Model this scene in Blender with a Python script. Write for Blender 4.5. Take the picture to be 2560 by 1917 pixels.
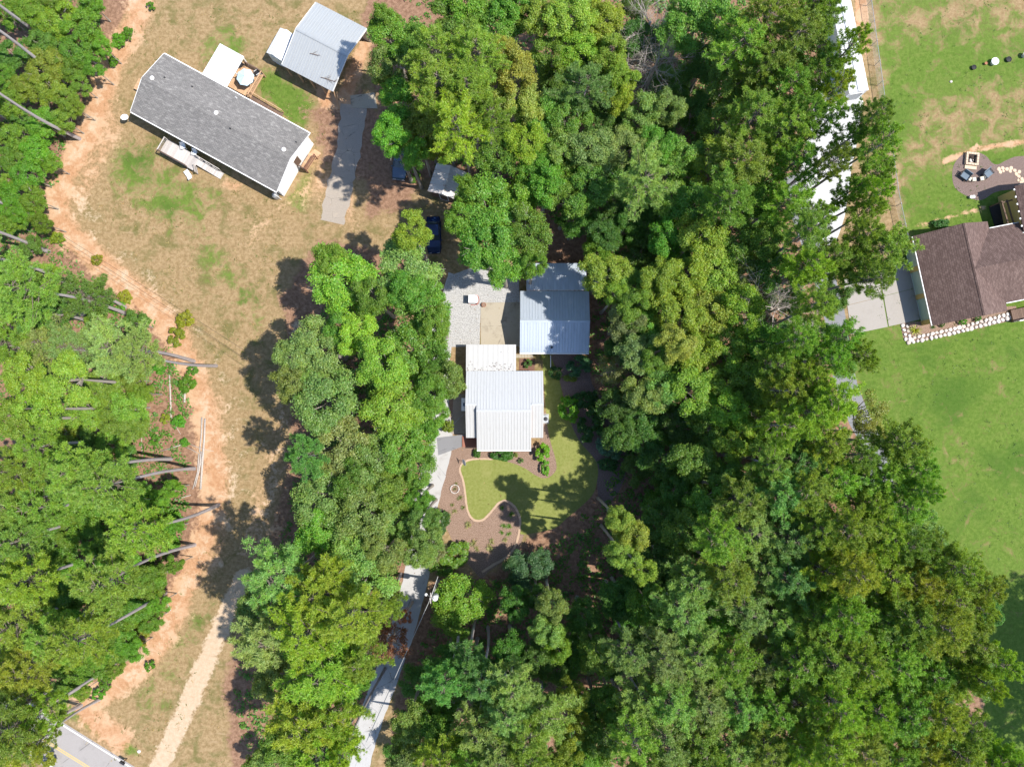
import bpy, math, random
import numpy as np
from mathutils import Vector, Matrix, Euler

for o in list(bpy.data.objects): bpy.data.objects.remove(o)
scene = bpy.context.scene
C = scene.collection
R = math.radians

# ------------------------------------------------------------------ camera, sky, sun, exposure
CAM_H, FPX, TILT = 90.0, 1800.0, R(2.12)          # a drone 90 m up, looking almost straight down
cam_d = bpy.data.cameras.new('camera'); cam = bpy.data.objects.new('camera', cam_d); C.objects.link(cam)
cam.location = (0, 0, CAM_H); cam.rotation_euler = (TILT, 0, 0)
cam_d.sensor_width = 36.0; cam_d.lens = FPX / 2560 * 36.0; cam_d.clip_start = 1; cam_d.clip_end = 4000
scene.camera = cam
SUN_EL, SUN_AZ = R(58.5), math.atan2(1.0, -0.15)   # azimuth clockwise from +Y
world = bpy.data.worlds.new('World'); scene.world = world; world.use_nodes = True
wn = world.node_tree; bg = wn.nodes['Background']
sky = wn.nodes.new('ShaderNodeTexSky'); sky.sky_type = 'NISHITA'; sky.sun_disc = False
sky.sun_elevation = SUN_EL; sky.sun_rotation = SUN_AZ; sky.ozone_density = 3.0; sky.dust_density = 0.5
wn.links.new(sky.outputs[0], bg.inputs[0]); bg.inputs[1].default_value = 0.15
sd = bpy.data.lights.new('sun', 'SUN'); sd.energy = 4.6; sd.angle = R(0.53); sd.color = (1.0, 0.95, 0.87)
sun = bpy.data.objects.new('sun', sd); C.objects.link(sun)
sdir = Vector((math.sin(SUN_AZ) * math.cos(SUN_EL), math.cos(SUN_AZ) * math.cos(SUN_EL), math.sin(SUN_EL)))
sun.rotation_euler = (-sdir).to_track_quat('-Z', 'Y').to_euler(); sun.location = sdir * 200
vs = scene.view_settings
vs.view_transform = 'Standard'; vs.look = 'None'; vs.exposure = 0.68; vs.gamma = 1.0; vs.use_curve_mapping = False

# ------------------------------------------------------------------ image pixels -> metres on the site, cast through the camera to a given height
ct, st = math.cos(TILT), math.sin(TILT)
def P(x, y, z=0.0):
    u, v = x - 1280.0, 958.5 - y
    dx, dy, dz = u, FPX * st + v * ct, -FPX * ct + v * st
    k = (CAM_H - z) / -dz
    return Vector((dx * k, dy * k, z))
DS = 2560 / 2211.0
def PD(x, y, z=0.0): return P(x * DS, y * DS, z)

# ------------------------------------------------------------------ mesh helpers
class MB:
    def __init__(s): s.v = []; s.f = []
    def add(s, vs_, fs_):
        n = len(s.v); s.v.extend([tuple(p) for p in vs_]); s.f.extend([tuple(i + n for i in f) for f in fs_]); return s
    def hexa(s, p):      # 4 bottom, 4 top
        return s.add(p, [(3, 2, 1, 0), (4, 5, 6, 7), (0, 1, 5, 4), (1, 2, 6, 5), (2, 3, 7, 6), (3, 0, 4, 7)])
    def box(s, x0, x1, y0, y1, z0, z1, b=0.0):
        if b <= 0:
            return s.hexa([(x0, y0, z0), (x1, y0, z0), (x1, y1, z0), (x0, y1, z0), (x0, y0, z1), (x1, y0, z1), (x1, y1, z1), (x0, y1, z1)])
        s.hexa([(x0, y0, z0), (x1, y0, z0), (x1, y1, z0), (x0, y1, z0), (x0, y0, z1 - b), (x1, y0, z1 - b), (x1, y1, z1 - b), (x0, y1, z1 - b)])
        s.f.pop(-5)
        n = len(s.v)
        s.v.extend([(x0 + b, y0 + b, z1), (x1 - b, y0 + b, z1), (x1 - b, y1 - b, z1), (x0 + b, y1 - b, z1)])
        a = n - 4
        for i in range(4): s.f.append((a + i, a + (i + 1) % 4, n + (i + 1) % 4, n + i))
        s.f.append((n, n + 1, n + 2, n + 3)); return s
    def prism(s, pts, z0, z1):
        n = len(pts)
        vs_ = [(p[0], p[1], z0) for p in pts] + [(p[0], p[1], z1) for p in pts]
        fs_ = [tuple(range(n - 1, -1, -1)), tuple(range(n, 2 * n))] + [(i, (i + 1) % n, n + (i + 1) % n, n + i) for i in range(n)]
        return s.add(vs_, fs_)
    def extrude_x(s, prof, x0, x1):   # prof: (y,z) counter-clockwise seen from +x
        n = len(prof)
        vs_ = [(x0, p[0], p[1]) for p in prof] + [(x1, p[0], p[1]) for p in prof]
        fs_ = [tuple(range(n - 1, -1, -1)), tuple(range(n, 2 * n))] + [(i, (i + 1) % n, n + (i + 1) % n, n + i) for i in range(n)]
        return s.add(vs_, fs_)
    def tube(s, pts, rad, n=6, cap=True):
        pts = [Vector(p) for p in pts]
        if not isinstance(rad, (list, tuple)): rad = [rad] * len(pts)
        rings = []; base = len(s.v)
        for i, p in enumerate(pts):
            d = (pts[min(i + 1, len(pts) - 1)] - pts[max(i - 1, 0)])
            if d.length < 1e-6: d = Vector((0, 0, 1))
            d.normalize(); a = d.orthogonal().normalized() if i == 0 else (a - d * a.dot(d)).normalized()
            b = d.cross(a)
            for k in range(n):
                t = 2 * math.pi * k / n
                s.v.append(tuple(p + (a * math.cos(t) + b * math.sin(t)) * rad[i]))
        for i in range(len(pts) - 1):
            for k in range(n):
                s.f.append((base + i * n + k, base + i * n + (k + 1) % n, base + (i + 1) * n + (k + 1) % n, base + (i + 1) * n + k))
        if cap:
            s.f.append(tuple(base + k for k in range(n - 1, -1, -1))); e = base + (len(pts) - 1) * n
            s.f.append(tuple(e + k for k in range(n)))
        return s
    def lathe(s, prof, cx=0, cy=0, n=16):
        base = len(s.v)
        for r, z in prof:
            for k in range(n):
                t = 2 * math.pi * k / n; s.v.append((cx + r * math.cos(t), cy + r * math.sin(t), z))
        for i in range(len(prof) - 1):
            for k in range(n):
                s.f.append((base + i * n + k, base + i * n + (k + 1) % n, base + (i + 1) * n + (k + 1) % n, base + (i + 1) * n + k))
        s.f.append(tuple(base + k for k in range(n - 1, -1, -1))); e = base + (len(prof) - 1) * n
        s.f.append(tuple(e + k for k in range(n))); return s
    def mesh(s, name, mat, smooth=False):
        me = bpy.data.meshes.new(name); me.from_pydata(s.v, [], s.f); me.update()
        if smooth: me.polygons.foreach_set('use_smooth', [True] * len(me.polygons))
        if mat: me.materials.append(mat)
        return me
    def build(s, name, mat, parent=None, smooth=False):
        return link(name, s.mesh(name, mat, smooth), parent)

def link(name, me, parent=None, loc=None, rot=None, scale=None):
    o = bpy.data.objects.new(name, me); C.objects.link(o)
    if parent: o.parent = parent
    if loc is not None: o.location = loc
    if rot is not None: o.rotation_euler = rot
    if scale is not None: o.scale = scale
    return o
def tag(o, label=None, cat=None, group=None, kind=None):
    if label: o['label'] = label
    if cat: o['category'] = cat
    if group: o['group'] = group
    if kind: o['kind'] = kind
    return o
def thing(name, label, cat, loc=(0, 0, 0), rz=0.0, group=None):
    o = link(name, None, None, loc, (0, 0, rz)); o.empty_display_size = 0.3
    return tag(o, label, cat, group)
def copy_tree(o, parent=None):
    c = o.copy(); C.objects.link(c); c.parent = parent
    for ch in list(o.children): copy_tree(ch, c)
    return c
def frame4(A, B, C_, D, z):
    a, b, c, d = [P(p[0], p[1], z) for p in (A, B, C_, D)]
    ctr = (a + b + c + d) / 4; ex = ((b - a) + (c - d)); rz = math.atan2(ex.y, ex.x)
    L = ((b - a).length + (c - d).length) / 2
    ey = Vector((-math.sin(rz), math.cos(rz), 0)); W = (((a - d).dot(ey)) + ((b - c).dot(ey))) / 2
    return Vector((ctr.x, ctr.y, 0)), rz, L, W
def smooth_path(pts, n=6, closed=False):
    pts = [Vector((p[0], p[1])) for p in pts]; out = []; m = len(pts)
    rng_ = range(m) if closed else range(m - 1)
    for i in rng_:
        p0 = pts[(i - 1) % m] if closed else pts[max(i - 1, 0)]
        p1 = pts[i]; p2 = pts[(i + 1) % m]; p3 = pts[(i + 2) % m] if closed else pts[min(i + 2, m - 1)]
        for k in range(n):
            t = k / n
            out.append(0.5 * ((2 * p1) + (p2 - p0) * t + (2 * p0 - 5 * p1 + 4 * p2 - p3) * t * t + (3 * p1 - p0 - 3 * p2 + p3) * t ** 3))
    if not closed: out.append(pts[-1])
    return out

scene.render.engine = 'CYCLES'
scene.cycles.max_bounces = 5; scene.cycles.diffuse_bounces = 3; scene.cycles.transmission_bounces = 3
# ------------------------------------------------------------------ materials
class NT:
    def __init__(s, name):
        s.m = bpy.data.materials.new(name); s.m.use_nodes = True; s.t = s.m.node_tree
        s.b = s.t.nodes['Principled BSDF']; s.out = s.t.nodes['Material Output']
        s.tc = s.t.nodes.new('ShaderNodeTexCoord')
    def n(s, kind, **kw):
        x = s.t.nodes.new(kind)
        for k, v in kw.items(): setattr(x, k, v)
        return x
    def L(s, a, b): s.t.links.new(a, b)
    def put(s, sock, v):
        if hasattr(v, 'node'): s.L(v, sock)
        elif isinstance(v, (tuple, list)) and len(v) == 3 and sock.type == 'RGBA': sock.default_value = (*v, 1)
        else: sock.default_value = v
    def coords(s, scale=(1, 1, 1), rot=(0, 0, 0), src='Object'):
        m = s.n('ShaderNodeMapping'); s.L(s.tc.outputs[src], m.inputs[0]); m.inputs['Scale'].default_value = scale; m.inputs['Rotation'].default_value = rot
        return m.outputs[0]
    def noise(s, scale, detail=3, rough=0.6, co=None, dist=0.0):
        x = s.n('ShaderNodeTexNoise'); x.inputs['Scale'].default_value = scale; x.inputs['Detail'].default_value = detail; x.inputs['Roughness'].default_value = rough
        x.inputs['Distortion'].default_value = dist
        s.L(co if co is not None else s.tc.outputs['Object'], x.inputs['Vector']); return x.outputs['Fac']
    def vor(s, scale, co=None, out='Distance', feature='F1'):
        x = s.n('ShaderNodeTexVoronoi', feature=feature); x.inputs['Scale'].default_value = scale
        s.L(co if co is not None else s.tc.outputs['Object'], x.inputs['Vector']); return x.outputs[out]
    def mix(s, a, b, f, mode='MIX'):
        x = s.n('ShaderNodeMix', data_type='RGBA', blend_type=mode); s.put(x.inputs[0], f); s.put(x.inputs[6], a); s.put(x.inputs[7], b); return x.outputs[2]
    def math(s, op, a, b=0.0, clamp=False):
        x = s.n('ShaderNodeMath', operation=op, use_clamp=clamp); s.put(x.inputs[0], a); s.put(x.inputs[1], b); return x.outputs[0]
    def rng(s, v, a, b, c=0.0, d=1.0, smooth=True):
        x = s.n('ShaderNodeMapRange'); x.interpolation_type = 'SMOOTHSTEP' if smooth else 'LINEAR'
        s.put(x.inputs[0], v); x.inputs[1].default_value = a; x.inputs[2].default_value = b; x.inputs[3].default_value = c; x.inputs[4].default_value = d; return x.outputs[0]
    def attr(s, name):
        x = s.n('ShaderNodeAttribute'); x.attribute_name = name; return x.outputs['Fac']
    def bump(s, h, strength=0.3, dist=0.05):
        x = s.n('ShaderNodeBump'); x.inputs['Strength'].default_value = strength; x.inputs['Distance'].default_value = dist; s.L(h, x.inputs['Height']); s.L(x.outputs[0], s.b.inputs['Normal'])
    def done(s, col=None, rough=0.8, metal=0.0, spec=0.3):
        if col is not None: s.put(s.b.inputs['Base Color'], col)
        s.put(s.b.inputs['Roughness'], rough); s.b.inputs['Metallic'].default_value = metal; s.b.inputs['Specular IOR Level'].default_value = spec
        return s.m

def plain(name, col, rough=0.7, metal=0.0, var=0.15, scale=3.0, spec=0.3, bump=0.0):
    t = NT(name); n = t.noise(scale, 4)
    c = t.mix(tuple(max(0, x * (1 - var)) for x in col), tuple(min(1, x * (1 + var)) for x in col), n)
    if bump: t.bump(t.noise(scale * 6, 3), bump, 0.02)
    return t.done(c, rough, metal, spec)

def ground_mat():
    t = NT('ground_soil_and_grass')
    n0 = t.noise(0.10, 4, 0.6, dist=0.6); n1 = t.noise(0.45, 5, 0.65, dist=0.5); n2 = t.noise(2.2, 4, 0.7); n3 = t.noise(9.0, 3, 0.7)
    streak = t.noise(1.0, 3, 0.6, t.coords((0.5, 2.6, 1), (0, 0, 0.6)))
    dry = t.mix((0.215, 0.146, 0.070), (0.345, 0.245, 0.135), t.rng(n2, .3, .7))
    dry = t.mix(dry, (0.1218, 0.1176, 0.0378), t.rng(n1, .45, .68, 0, .80))
    dry = t.mix(dry, (0.3528, 0.2520, 0.1512), t.rng(streak, .56, .76, 0, .6))
    grass = t.mix((0.0724, 0.1324, 0.0168), (0.1259, 0.1872, 0.0343), t.rng(n2, .3, .7))
    grass = t.mix(grass, (0.1639, 0.1826, 0.0496), t.rng(n1, .5, .75, 0, .45))
    grass = t.mix(grass, (0.0420, 0.1005, 0.0137), t.rng(n0, .5, .7, 0, .6))
    red = t.mix((0.3590, 0.1861, 0.0946), (0.4668, 0.2771, 0.1589), t.rng(n2, .25, .75))
    red = t.mix(red, (0.4937, 0.3309, 0.2081), t.rng(n1, .42, .62, 0, .85))
    red = t.mix(red, (0.2154, 0.1365, 0.0795), t.rng(streak, .6, .8, 0, .55))
    pale = t.mix((0.4324, 0.3174, 0.2116), (0.5152, 0.3956, 0.2806), t.rng(n2, .25, .75))
    pale = t.mix(pale, (0.3864, 0.2576, 0.1564), t.rng(streak, .55, .8, 0, .5))
    lit = t.mix((0.1600, 0.0880, 0.0544), (0.3040, 0.1840, 0.1200), t.rng(n2, .3, .7))
    lit = t.mix(lit, (0.3680, 0.2720, 0.1920), t.rng(n3, .55, .75, 0, .6))
    wob = t.math('ADD', t.math('MULTIPLY', t.math('SUBTRACT', n1, .5), 1.3), t.math('MULTIPLY', t.math('SUBTRACT', n2, .5), .7))
    def mask(a, lo=.4, hi=.62): return t.rng(t.math('ADD', t.attr(a), t.math('MULTIPLY', wob, t.math('MULTIPLY', t.rng(t.attr(a), 0, .15), 1.0))), lo, hi)
    c = t.mix(dry, grass, mask('green', .3, .75))
    c = t.mix(c, lit, mask('litter', .35, .65))
    c = t.mix(c, red, mask('red', .35, .7))
    c = t.mix(c, pale, mask('pale', .36, .66))
    c = t.mix(c, (0.10, 0.085, 0.03), t.rng(n3, .62, .80, 0, .5))
    c = t.mix(c, (0.60, 0.50, 0.34), t.math('MULTIPLY', t.rng(t.vor(5.0), .10, .0, 0, 1), t.rng(n1, .45, .65, 0, .7)))
    t.bump(t.math('ADD', n3, t.math('MULTIPLY', n2, 1.2)), 0.6, 0.10)
    return t.done(c, 0.95, 0, 0.1)

def leaf_mat(name, trans=0.30):
    t = NT(name); oi = t.n('ShaderNodeObjectInfo'); ge = t.n('ShaderNodeNewGeometry')
    r = ge.outputs['Random Per Island']
    hsv = t.n('ShaderNodeHueSaturation'); t.L(oi.outputs['Color'], hsv.inputs['Color'])
    t.L(t.rng(r, 0, 1, .482, .53, False), hsv.inputs['Hue']); t.L(t.rng(t.math('FRACT', t.math('MULTIPLY', r, 7.31)), 0, 1, .68, 1.32, False), hsv.inputs['Value'])
    hsv.inputs['Saturation'].default_value = 1.0
    big = t.noise(0.9, 2, 0.5)
    col = t.mix(hsv.outputs[0], t.mix(hsv.outputs[0], (1.14, 1.08, 0.8), 1.0, 'MULTIPLY'), t.rng(big, .4, .65))
    d = t.n('ShaderNodeBsdfDiffuse'); t.L(col, d.inputs[0])
    tr = t.n('ShaderNodeBsdfTranslucent'); t.L(t.mix(col, (1.3, 1.25, .5), 1.0, 'MULTIPLY'), tr.inputs[0])
    g = t.n('ShaderNodeBsdfGlossy'); g.inputs['Roughness'].default_value = .5; g.inputs[0].default_value = (.9, .95, .9, 1)
    m1 = t.n('ShaderNodeMixShader'); m1.inputs[0].default_value = trans; t.L(d.outputs[0], m1.inputs[1]); t.L(tr.outputs[0], m1.inputs[2])
    m2 = t.n('ShaderNodeMixShader'); m2.inputs[0].default_value = .025; t.L(m1.outputs[0], m2.inputs[1]); t.L(g.outputs[0], m2.inputs[2])
    t.L(m2.outputs[0], t.out.inputs['Surface']); return t.m

def metal_roof_mat(name, col, stain, amount=0.35, rough=0.38, metal=0.35):
    t = NT(name); co = t.coords((1.2, .18, 1)); n = t.noise(1.4, 5, .65, co); n2 = t.noise(0.5, 3)
    c = t.mix(col, stain, t.rng(n, .48, .78, 0, amount)); c = t.mix(c, tuple(x * .86 for x in col), t.rng(n2, .45, .7, 0, .5))
    n4 = t.noise(2.2, 4, .7, t.coords((2.4, .25, 1))); c = t.mix(c, (.20, .165, .13), t.rng(n4, .60, .78, 0, .45)); c = t.mix(c, (.10, .08, .06), t.rng(t.noise(11, 2, .6), .70, .78, 0, .55))
    return t.done(c, t.rng(n2, .3, .7, rough, rough + .18), metal, .4)

def shingle_mat(name, a, b, c3, course=0.16):
    t = NT(name)
    br = t.n('ShaderNodeTexBrick'); t.L(t.coords((1, 1, 1)), br.inputs['Vector'])
    br.inputs['Color1'].default_value = (*a, 1); br.inputs['Color2'].default_value = (*b, 1); br.inputs['Mortar'].default_value = (*[x * .55 for x in a], 1)
    br.inputs['Scale'].default_value = 1.0; br.inputs['Brick Width'].default_value = .36; br.inputs['Row Height'].default_value = course; br.inputs['Mortar Size'].default_value = .014; br.inputs['Bias'].default_value = -.1
    n = t.noise(1.0, 4, .6, t.coords((1.6, 4.5, 1))); n2 = t.noise(.35, 3)
    c = t.mix(br.outputs[0], c3, t.rng(n, .5, .72, 0, .75)); c = t.mix(c, tuple(x * .75 for x in a), t.rng(n2, .5, .75, 0, .45))
    t.bump(br.outputs['Fac'], -.5, .02)
    return t.done(c, .92, 0, .15)

def concrete_mat(name, a, b, stain, amt=.5, grain=30.0, rough=.85, crack=0):
    t = NT(name); n = t.noise(.6, 5, .65, dist=.4); n2 = t.noise(grain, 2, .7); n3 = t.noise(2.5, 4, .7)
    c = t.mix(a, b, t.rng(n2, .35, .65)); c = t.mix(c, stain, t.rng(n, .5, .75, 0, amt)); c = t.mix(c, stain, t.rng(n3, .6, .8, 0, amt * .6))
    if crack: c = t.mix(c, tuple(x * .45 for x in a), t.math('MULTIPLY', t.rng(t.vor(crack, t.coords((1, 1, 1), (0, 0, .4)), 'Distance', 'DISTANCE_TO_EDGE'), .012, .003), t.rng(n, .42, .6, 0, .8)))
    t.bump(n2, .25, .015); return t.done(c, rough, 0, .25)

def wood_mat(name, a, b, rough=.8):
    t = NT(name); oi = t.n('ShaderNodeObjectInfo'); n = t.noise(2.0, 4, .6, t.coords((1, 8, 8)))
    c = t.mix(a, b, n); c = t.mix(c, tuple(x * .6 for x in a), t.rng(oi.outputs['Random'], 0, 1, 0, .55, False)); return t.done(c, rough, 0, .2)

M = {}
M['ground'] = ground_mat()
M['leaf'] = leaf_mat('broadleaf_leaves', .45); M['needle'] = leaf_mat('pine_needles', .40)
def bark(name, a, b):
    t = NT(name); n = t.noise(3.0, 5, .7, t.coords((4, 4, .7))); c = t.mix(a, b, t.rng(n, .3, .7)); t.bump(n, .6, .05); return t.done(c, .9, 0, .15)
M['bark_pine'] = bark('pine_bark', (.24, .205, .20), (.46, .42, .415))
M['bark_limb'] = bark('dark_limb_bark', (.09, .07, .055), (.18, .15, .12))
M['bark_oak'] = bark('grey_bark', (.22, .19, .16), (.42, .38, .33))
M['deadwood'] = bark('bleached_wood', (0.3277, 0.2831, 0.2497), (0.5306, 0.4743, 0.4260))
M['metal_white'] = metal_roof_mat('white_metal_roof', (.45, .45, .445), (.39, .38, .365), .5, .45, .1)
M['metal_bright'] = metal_roof_mat('bright_white_metal_roof', (.68, .68, .675), (.60, .59, .57), .4, .45, .1)
M['metal_galv'] = metal_roof_mat('galvanised_metal_roof', (.45, .50, .56), (.50, .55, .60), .5, .36, .40)  # blue of the sky seen in shade is mixed into the base colour
M['metal_house'] = metal_roof_mat('pale_house_metal_roof', (.47, .485, .505), (.51, .52, .53), .5, .45, .12)
M['metal_barn'] = metal_roof_mat('grey_barn_metal_roof', (.40, .415, .42), (.31, .30, .29), .5, .45, .3)
M['metal_rust'] = metal_roof_mat('rusty_metal_roof', (.62, .58, .56), (.25, .10, .05), .95, .6, .1)
M['metal_dark'] = plain('dark_painted_metal', (.035, .035, .04), .5, .4)
M['metal_grey'] = plain('grey_metal', (.35, .37, .39), .45, .5)
M['shingle_grey'] = shingle_mat('grey_shingles', (0.1661, 0.1584, 0.1519), (0.2289, 0.2156, 0.2049), (0.3097, 0.2948, 0.2774))
M['shingle_brown'] = shingle_mat('brown_shingles', (.112, .074, .064), (.165, .113, .098), (.20, .14, .122), .20)
M['siding_white'] = plain('white_siding', (.82, .82, .82), .6, 0, .04)
M['siding_yellow'] = plain('straw_yellow_siding', (.55, .42, .17), .6, 0, .08)
M['trim_white'] = plain('white_trim', (.80, .79, .78), .5, 0, .03)
M['door_teal'] = plain('pale_teal_door_paint', (.42, .56, .52), .5, 0, .05)
M['brick_red'] = plain('red_brick', (.28, .12, .085), .85, 0, .25, 8)
M['brick_dark'] = plain('old_brown_brick', (.17, .09, .065), .85, 0, .25, 8)
M['gravel_bright'] = concrete_mat('bright_white_gravel', (.38, .375, .37), (.60, .59, .58), (.44, .42, .39), .6, 7)
M['glass'] = plain('window_glass', (.03, .045, .06), .06, 0, .1, 1, .8)
M['asphalt'] = concrete_mat('road_asphalt', (0.2732, 0.2519, 0.2401), (0.3278, 0.3050, 0.2915), (0.2276, 0.2122, 0.2015), .6, crack=0.2)
M['asphalt_old'] = concrete_mat('worn_grey_asphalt', (0.2598, 0.2231, 0.1862), (0.3572, 0.3074, 0.2555), (0.4546, 0.3767, 0.2858), .6, crack=0.35)
M['lane_grey'] = concrete_mat('grey_lane', (0.1798, 0.1798, 0.1891), (0.2170, 0.2170, 0.2263), (0.1550, 0.1519, 0.1519), .5, crack=0.22)
M['concrete_pale'] = concrete_mat('pale_concrete', (0.3612, 0.3526, 0.3440), (0.4300, 0.4214, 0.4128), (0.2838, 0.2666, 0.2494), .7, crack=0.25)
M['concrete_tan'] = concrete_mat('stained_tan_concrete', (0.3181, 0.2761, 0.2090), (0.3856, 0.3416, 0.2668), (0.1928, 0.1591, 0.1156), .9, crack=0.3)
M['concrete_pad'] = concrete_mat('clean_concrete_pad', (0.2960, 0.2680, 0.2400), (0.3360, 0.3080, 0.2760), (0.2480, 0.2240, 0.1960), .5)
M['gravel_white'] = concrete_mat('white_gravel', (0.2552, 0.2508, 0.2420), (0.4312, 0.4224, 0.4092), (0.3696, 0.3520, 0.3256), .5, 7)
M['mulch'] = concrete_mat('bark_mulch', (0.1503, 0.0955, 0.0681), (0.3006, 0.2100, 0.1604), (0.2652, 0.1814, 0.1361), .6, 10, .95)
M['mulch_dark'] = concrete_mat('dark_mulch', (0.1209, 0.0846, 0.0725), (0.2176, 0.1612, 0.1411), (0.1612, 0.1209, 0.1048), .6, 10, .95)
def lawn():
    t = NT('lawn_grass'); n = t.noise(.35, 4, .6, dist=.5); n2 = t.noise(3, 4, .7); n3 = t.noise(14, 2, .7)
    c = t.mix((0.1628, 0.1854, 0.0440), (0.2200, 0.2342, 0.0720), t.rng(n2, .3, .7)); c = t.mix(c, (0.2552, 0.2489, 0.0880), t.rng(n, .5, .75, 0, .6)); c = t.mix(c, (0.0528, 0.0878, 0.0144), t.rng(n3, .55, .8, 0, .5))
    t.bump(n3, .5, .06); return t.done(c, .95, 0, .1)
M['lawn'] = lawn()
M['edging'] = plain('tan_edging', (.42, .30, .21), .9, 0, .2, 2)
M['yellow_paint'] = plain('yellow_road_paint', (0.5580, 0.3960, 0.1404), .7, 0, .15)
M['white_paint'] = plain('white_road_paint', (.72, .70, .66), .7, 0, .12)
M['wood_grey'] = wood_mat('weathered_deck_wood', (.42, .38, .36), (.62, .58, .55))
M['wood_tan'] = wood_mat('tan_deck_wood', (.46, .28, .16), (.60, .40, .25))
M['wood_dark'] = wood_mat('dark_old_wood', (.12, .075, .055), (.22, .15, .11))
M['wood_red'] = wood_mat('red_brown_wood', (.20, .09, .06), (.30, .15, .10))
M['umbrella'] = plain('pale_blue_canvas', (.46, .60, .68), .8, 0, .06)
M['cushion'] = plain('cream_cushion', (.66, .60, .48), .85, 0, .08)
M['slate'] = plain('slate_blue_fabric', (.13, .17, .21), .8, 0, .1)
def stone_mat():
    t = NT('white_stone'); oi = t.n('ShaderNodeObjectInfo'); n = t.noise(6, 4); c = t.mix((.62, .575, .55), (.46, .39, .34), t.rng(oi.outputs['Random'], .35, 1, 0, .9)); c = t.mix(c, (.30, .25, .21), t.rng(n, .5, .72, 0, .6)); t.bump(n, .5, .03); return t.done(c, .9, 0, .2)
M['stone_white'] = stone_mat()
M['stone_tan'] = plain('tan_stone', (.58, .45, .33), .85, 0, .18, 5, .2, .4)
M['terracotta'] = plain('terracotta', (.36, .16, .09), .8)
M['red_plastic'] = plain('red_rubber', (.45, .06, .03), .5)
M['blue_paint'] = plain('dark_blue_car_paint', (.008, .022, .075), .18, .3, .05, 1, .6)
M['silver_paint'] = plain('dark_silver_car_paint', (.10, .13, .17), .22, .6, .05, 1, .6)
M['black'] = plain('black_rubber', (.015, .015, .016), .6)
M['lamp_glass'] = plain('headlamp_glass', (.75, .77, .78), .1, 0, .05, 1, .6)
M['chrome'] = plain('chrome', (.70, .71, .72), .2, .9, .05)
M['tarp'] = plain('blue_tarp', (.05, .18, .45), .5)
M['wire'] = plain('pale_cable', (.45, .45, .44), .5, .3)
M['wire_dark'] = plain('dark_cable', (.04, .035, .03), .6)
M['white_shell'] = plain('white_enamel', (.80, .80, .80), .35, 0, .03)
M['ash'] = plain('pale_ash', (.60, .55, .50), .95, 0, .2, 8)
M['soot'] = plain('sooty_stone', (.05, .035, .03), .95, 0, .2, 8)
# ------------------------------------------------------------------ ground sheet with soil / grass zones
gx = np.array([-14000, -6000, -2500, -1000, -500] + list(range(-250, 2811, 8)) + [3060, 3500, 5000, 8500, 16000], float)
gy = np.array([-12000, -6000, -2500, -1000, -500] + list(range(-250, 2171, 8)) + [2400, 2900, 4500, 8000, 14000], float)
GX, GY = np.meshgrid(gx, gy); FX, FY = GX.ravel(), GY.ravel()
def seg_dist(pts, closed=False):
    d = np.full(FX.shape, 1e9); m = len(pts)
    for i in range(m if closed else m - 1):
        (x0, y0), (x1, y1) = pts[i][:2], pts[(i + 1) % m][:2]; ux, uy = x1 - x0, y1 - y0
        t = np.clip(((FX - x0) * ux + (FY - y0) * uy) / (ux * ux + uy * uy + 1e-9), 0, 1)
        d = np.minimum(d, np.hypot(FX - x0 - t * ux, FY - y0 - t * uy))
    return d
def inside(pts):
    r = np.zeros(FX.shape, bool); m = len(pts); j = m - 1
    for i in range(m):
        xi, yi = pts[i][:2]; xj, yj = pts[j][:2]
        r ^= ((yi > FY) != (yj > FY)) & (FX < (xj - xi) * (FY - yi) / (yj - yi + 1e-12) + xi); j = i
    return r
def area(pts, feather=20):
    d = seg_dist(pts, True); s = np.where(inside(pts), d, -d); return np.clip(.5 + s / (2 * feather), 0, 1)
def band(pts, half, feather=12):
    return np.clip(.5 + (half - seg_dist(pts)) / (2 * feather), 0, 1)
W_ = {k: np.zeros(FX.shape) for k in ('green', 'red', 'pale', 'litter')}
def paint(k, a, amt=1.0): W_[k] = np.maximum(W_[k], a * amt)
# lawns
paint('green', area([(2150, -400), (4000, -400), (4000, 2600), (2150, 2200), (2150, 1500), (2200, 1150), (2140, 1020), (2125, 840), (2260, 600), (2190, 100)], 25), .8)
for px in ([(2190, 0), (2560, -60), (2900, 40), (2560, 110), (2330, 95), (2240, 130)], [(2330, 230), (2560, 190), (2900, 200), (2800, 380), (2530, 360), (2400, 380), (2320, 460), (2240, 480), (2250, 330)],
           [(2330, 1080), (2420, 1040), (2470, 1180), (2420, 1330), (2350, 1270)], [(2480, 1330), (2640, 1290), (2640, 1480), (2500, 1480)]):
    W_['green'] *= 1 - (.38 if px[0][1] < 600 else .08) * area(px, 45)
paint('green', area([(480, 120), (560, 60), (640, 90), (600, 160), (520, 175)], 25), .62)
paint('green', area([(640, 170), (700, 180), (800, 260), (760, 330), (700, 290), (640, 230)], 22), .85)
paint('green', area([(330, 330), (480, 440), (560, 470), (520, 600), (380, 560), (260, 470), (250, 380)], 50), .60)
paint('green', area([(700, 490), (780, 400), (800, 330), (790, 480), (740, 560)], 20), .6)
paint('green', area([(520, 560), (640, 720), (690, 800), (640, 850), (560, 740), (470, 640)], 40), .55)
paint('green', band([(130, 1745), (230, 1815), (330, 1875)], 18, 14), .9)
paint('green', area([(330, 1650), (470, 1500), (560, 1500), (420, 1800), (340, 1800)], 40), .4)
paint('green', area([(1330, 740), (1470, 880), (1420, 1060), (1370, 1080), (1345, 900)], 20), .5)
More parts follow.
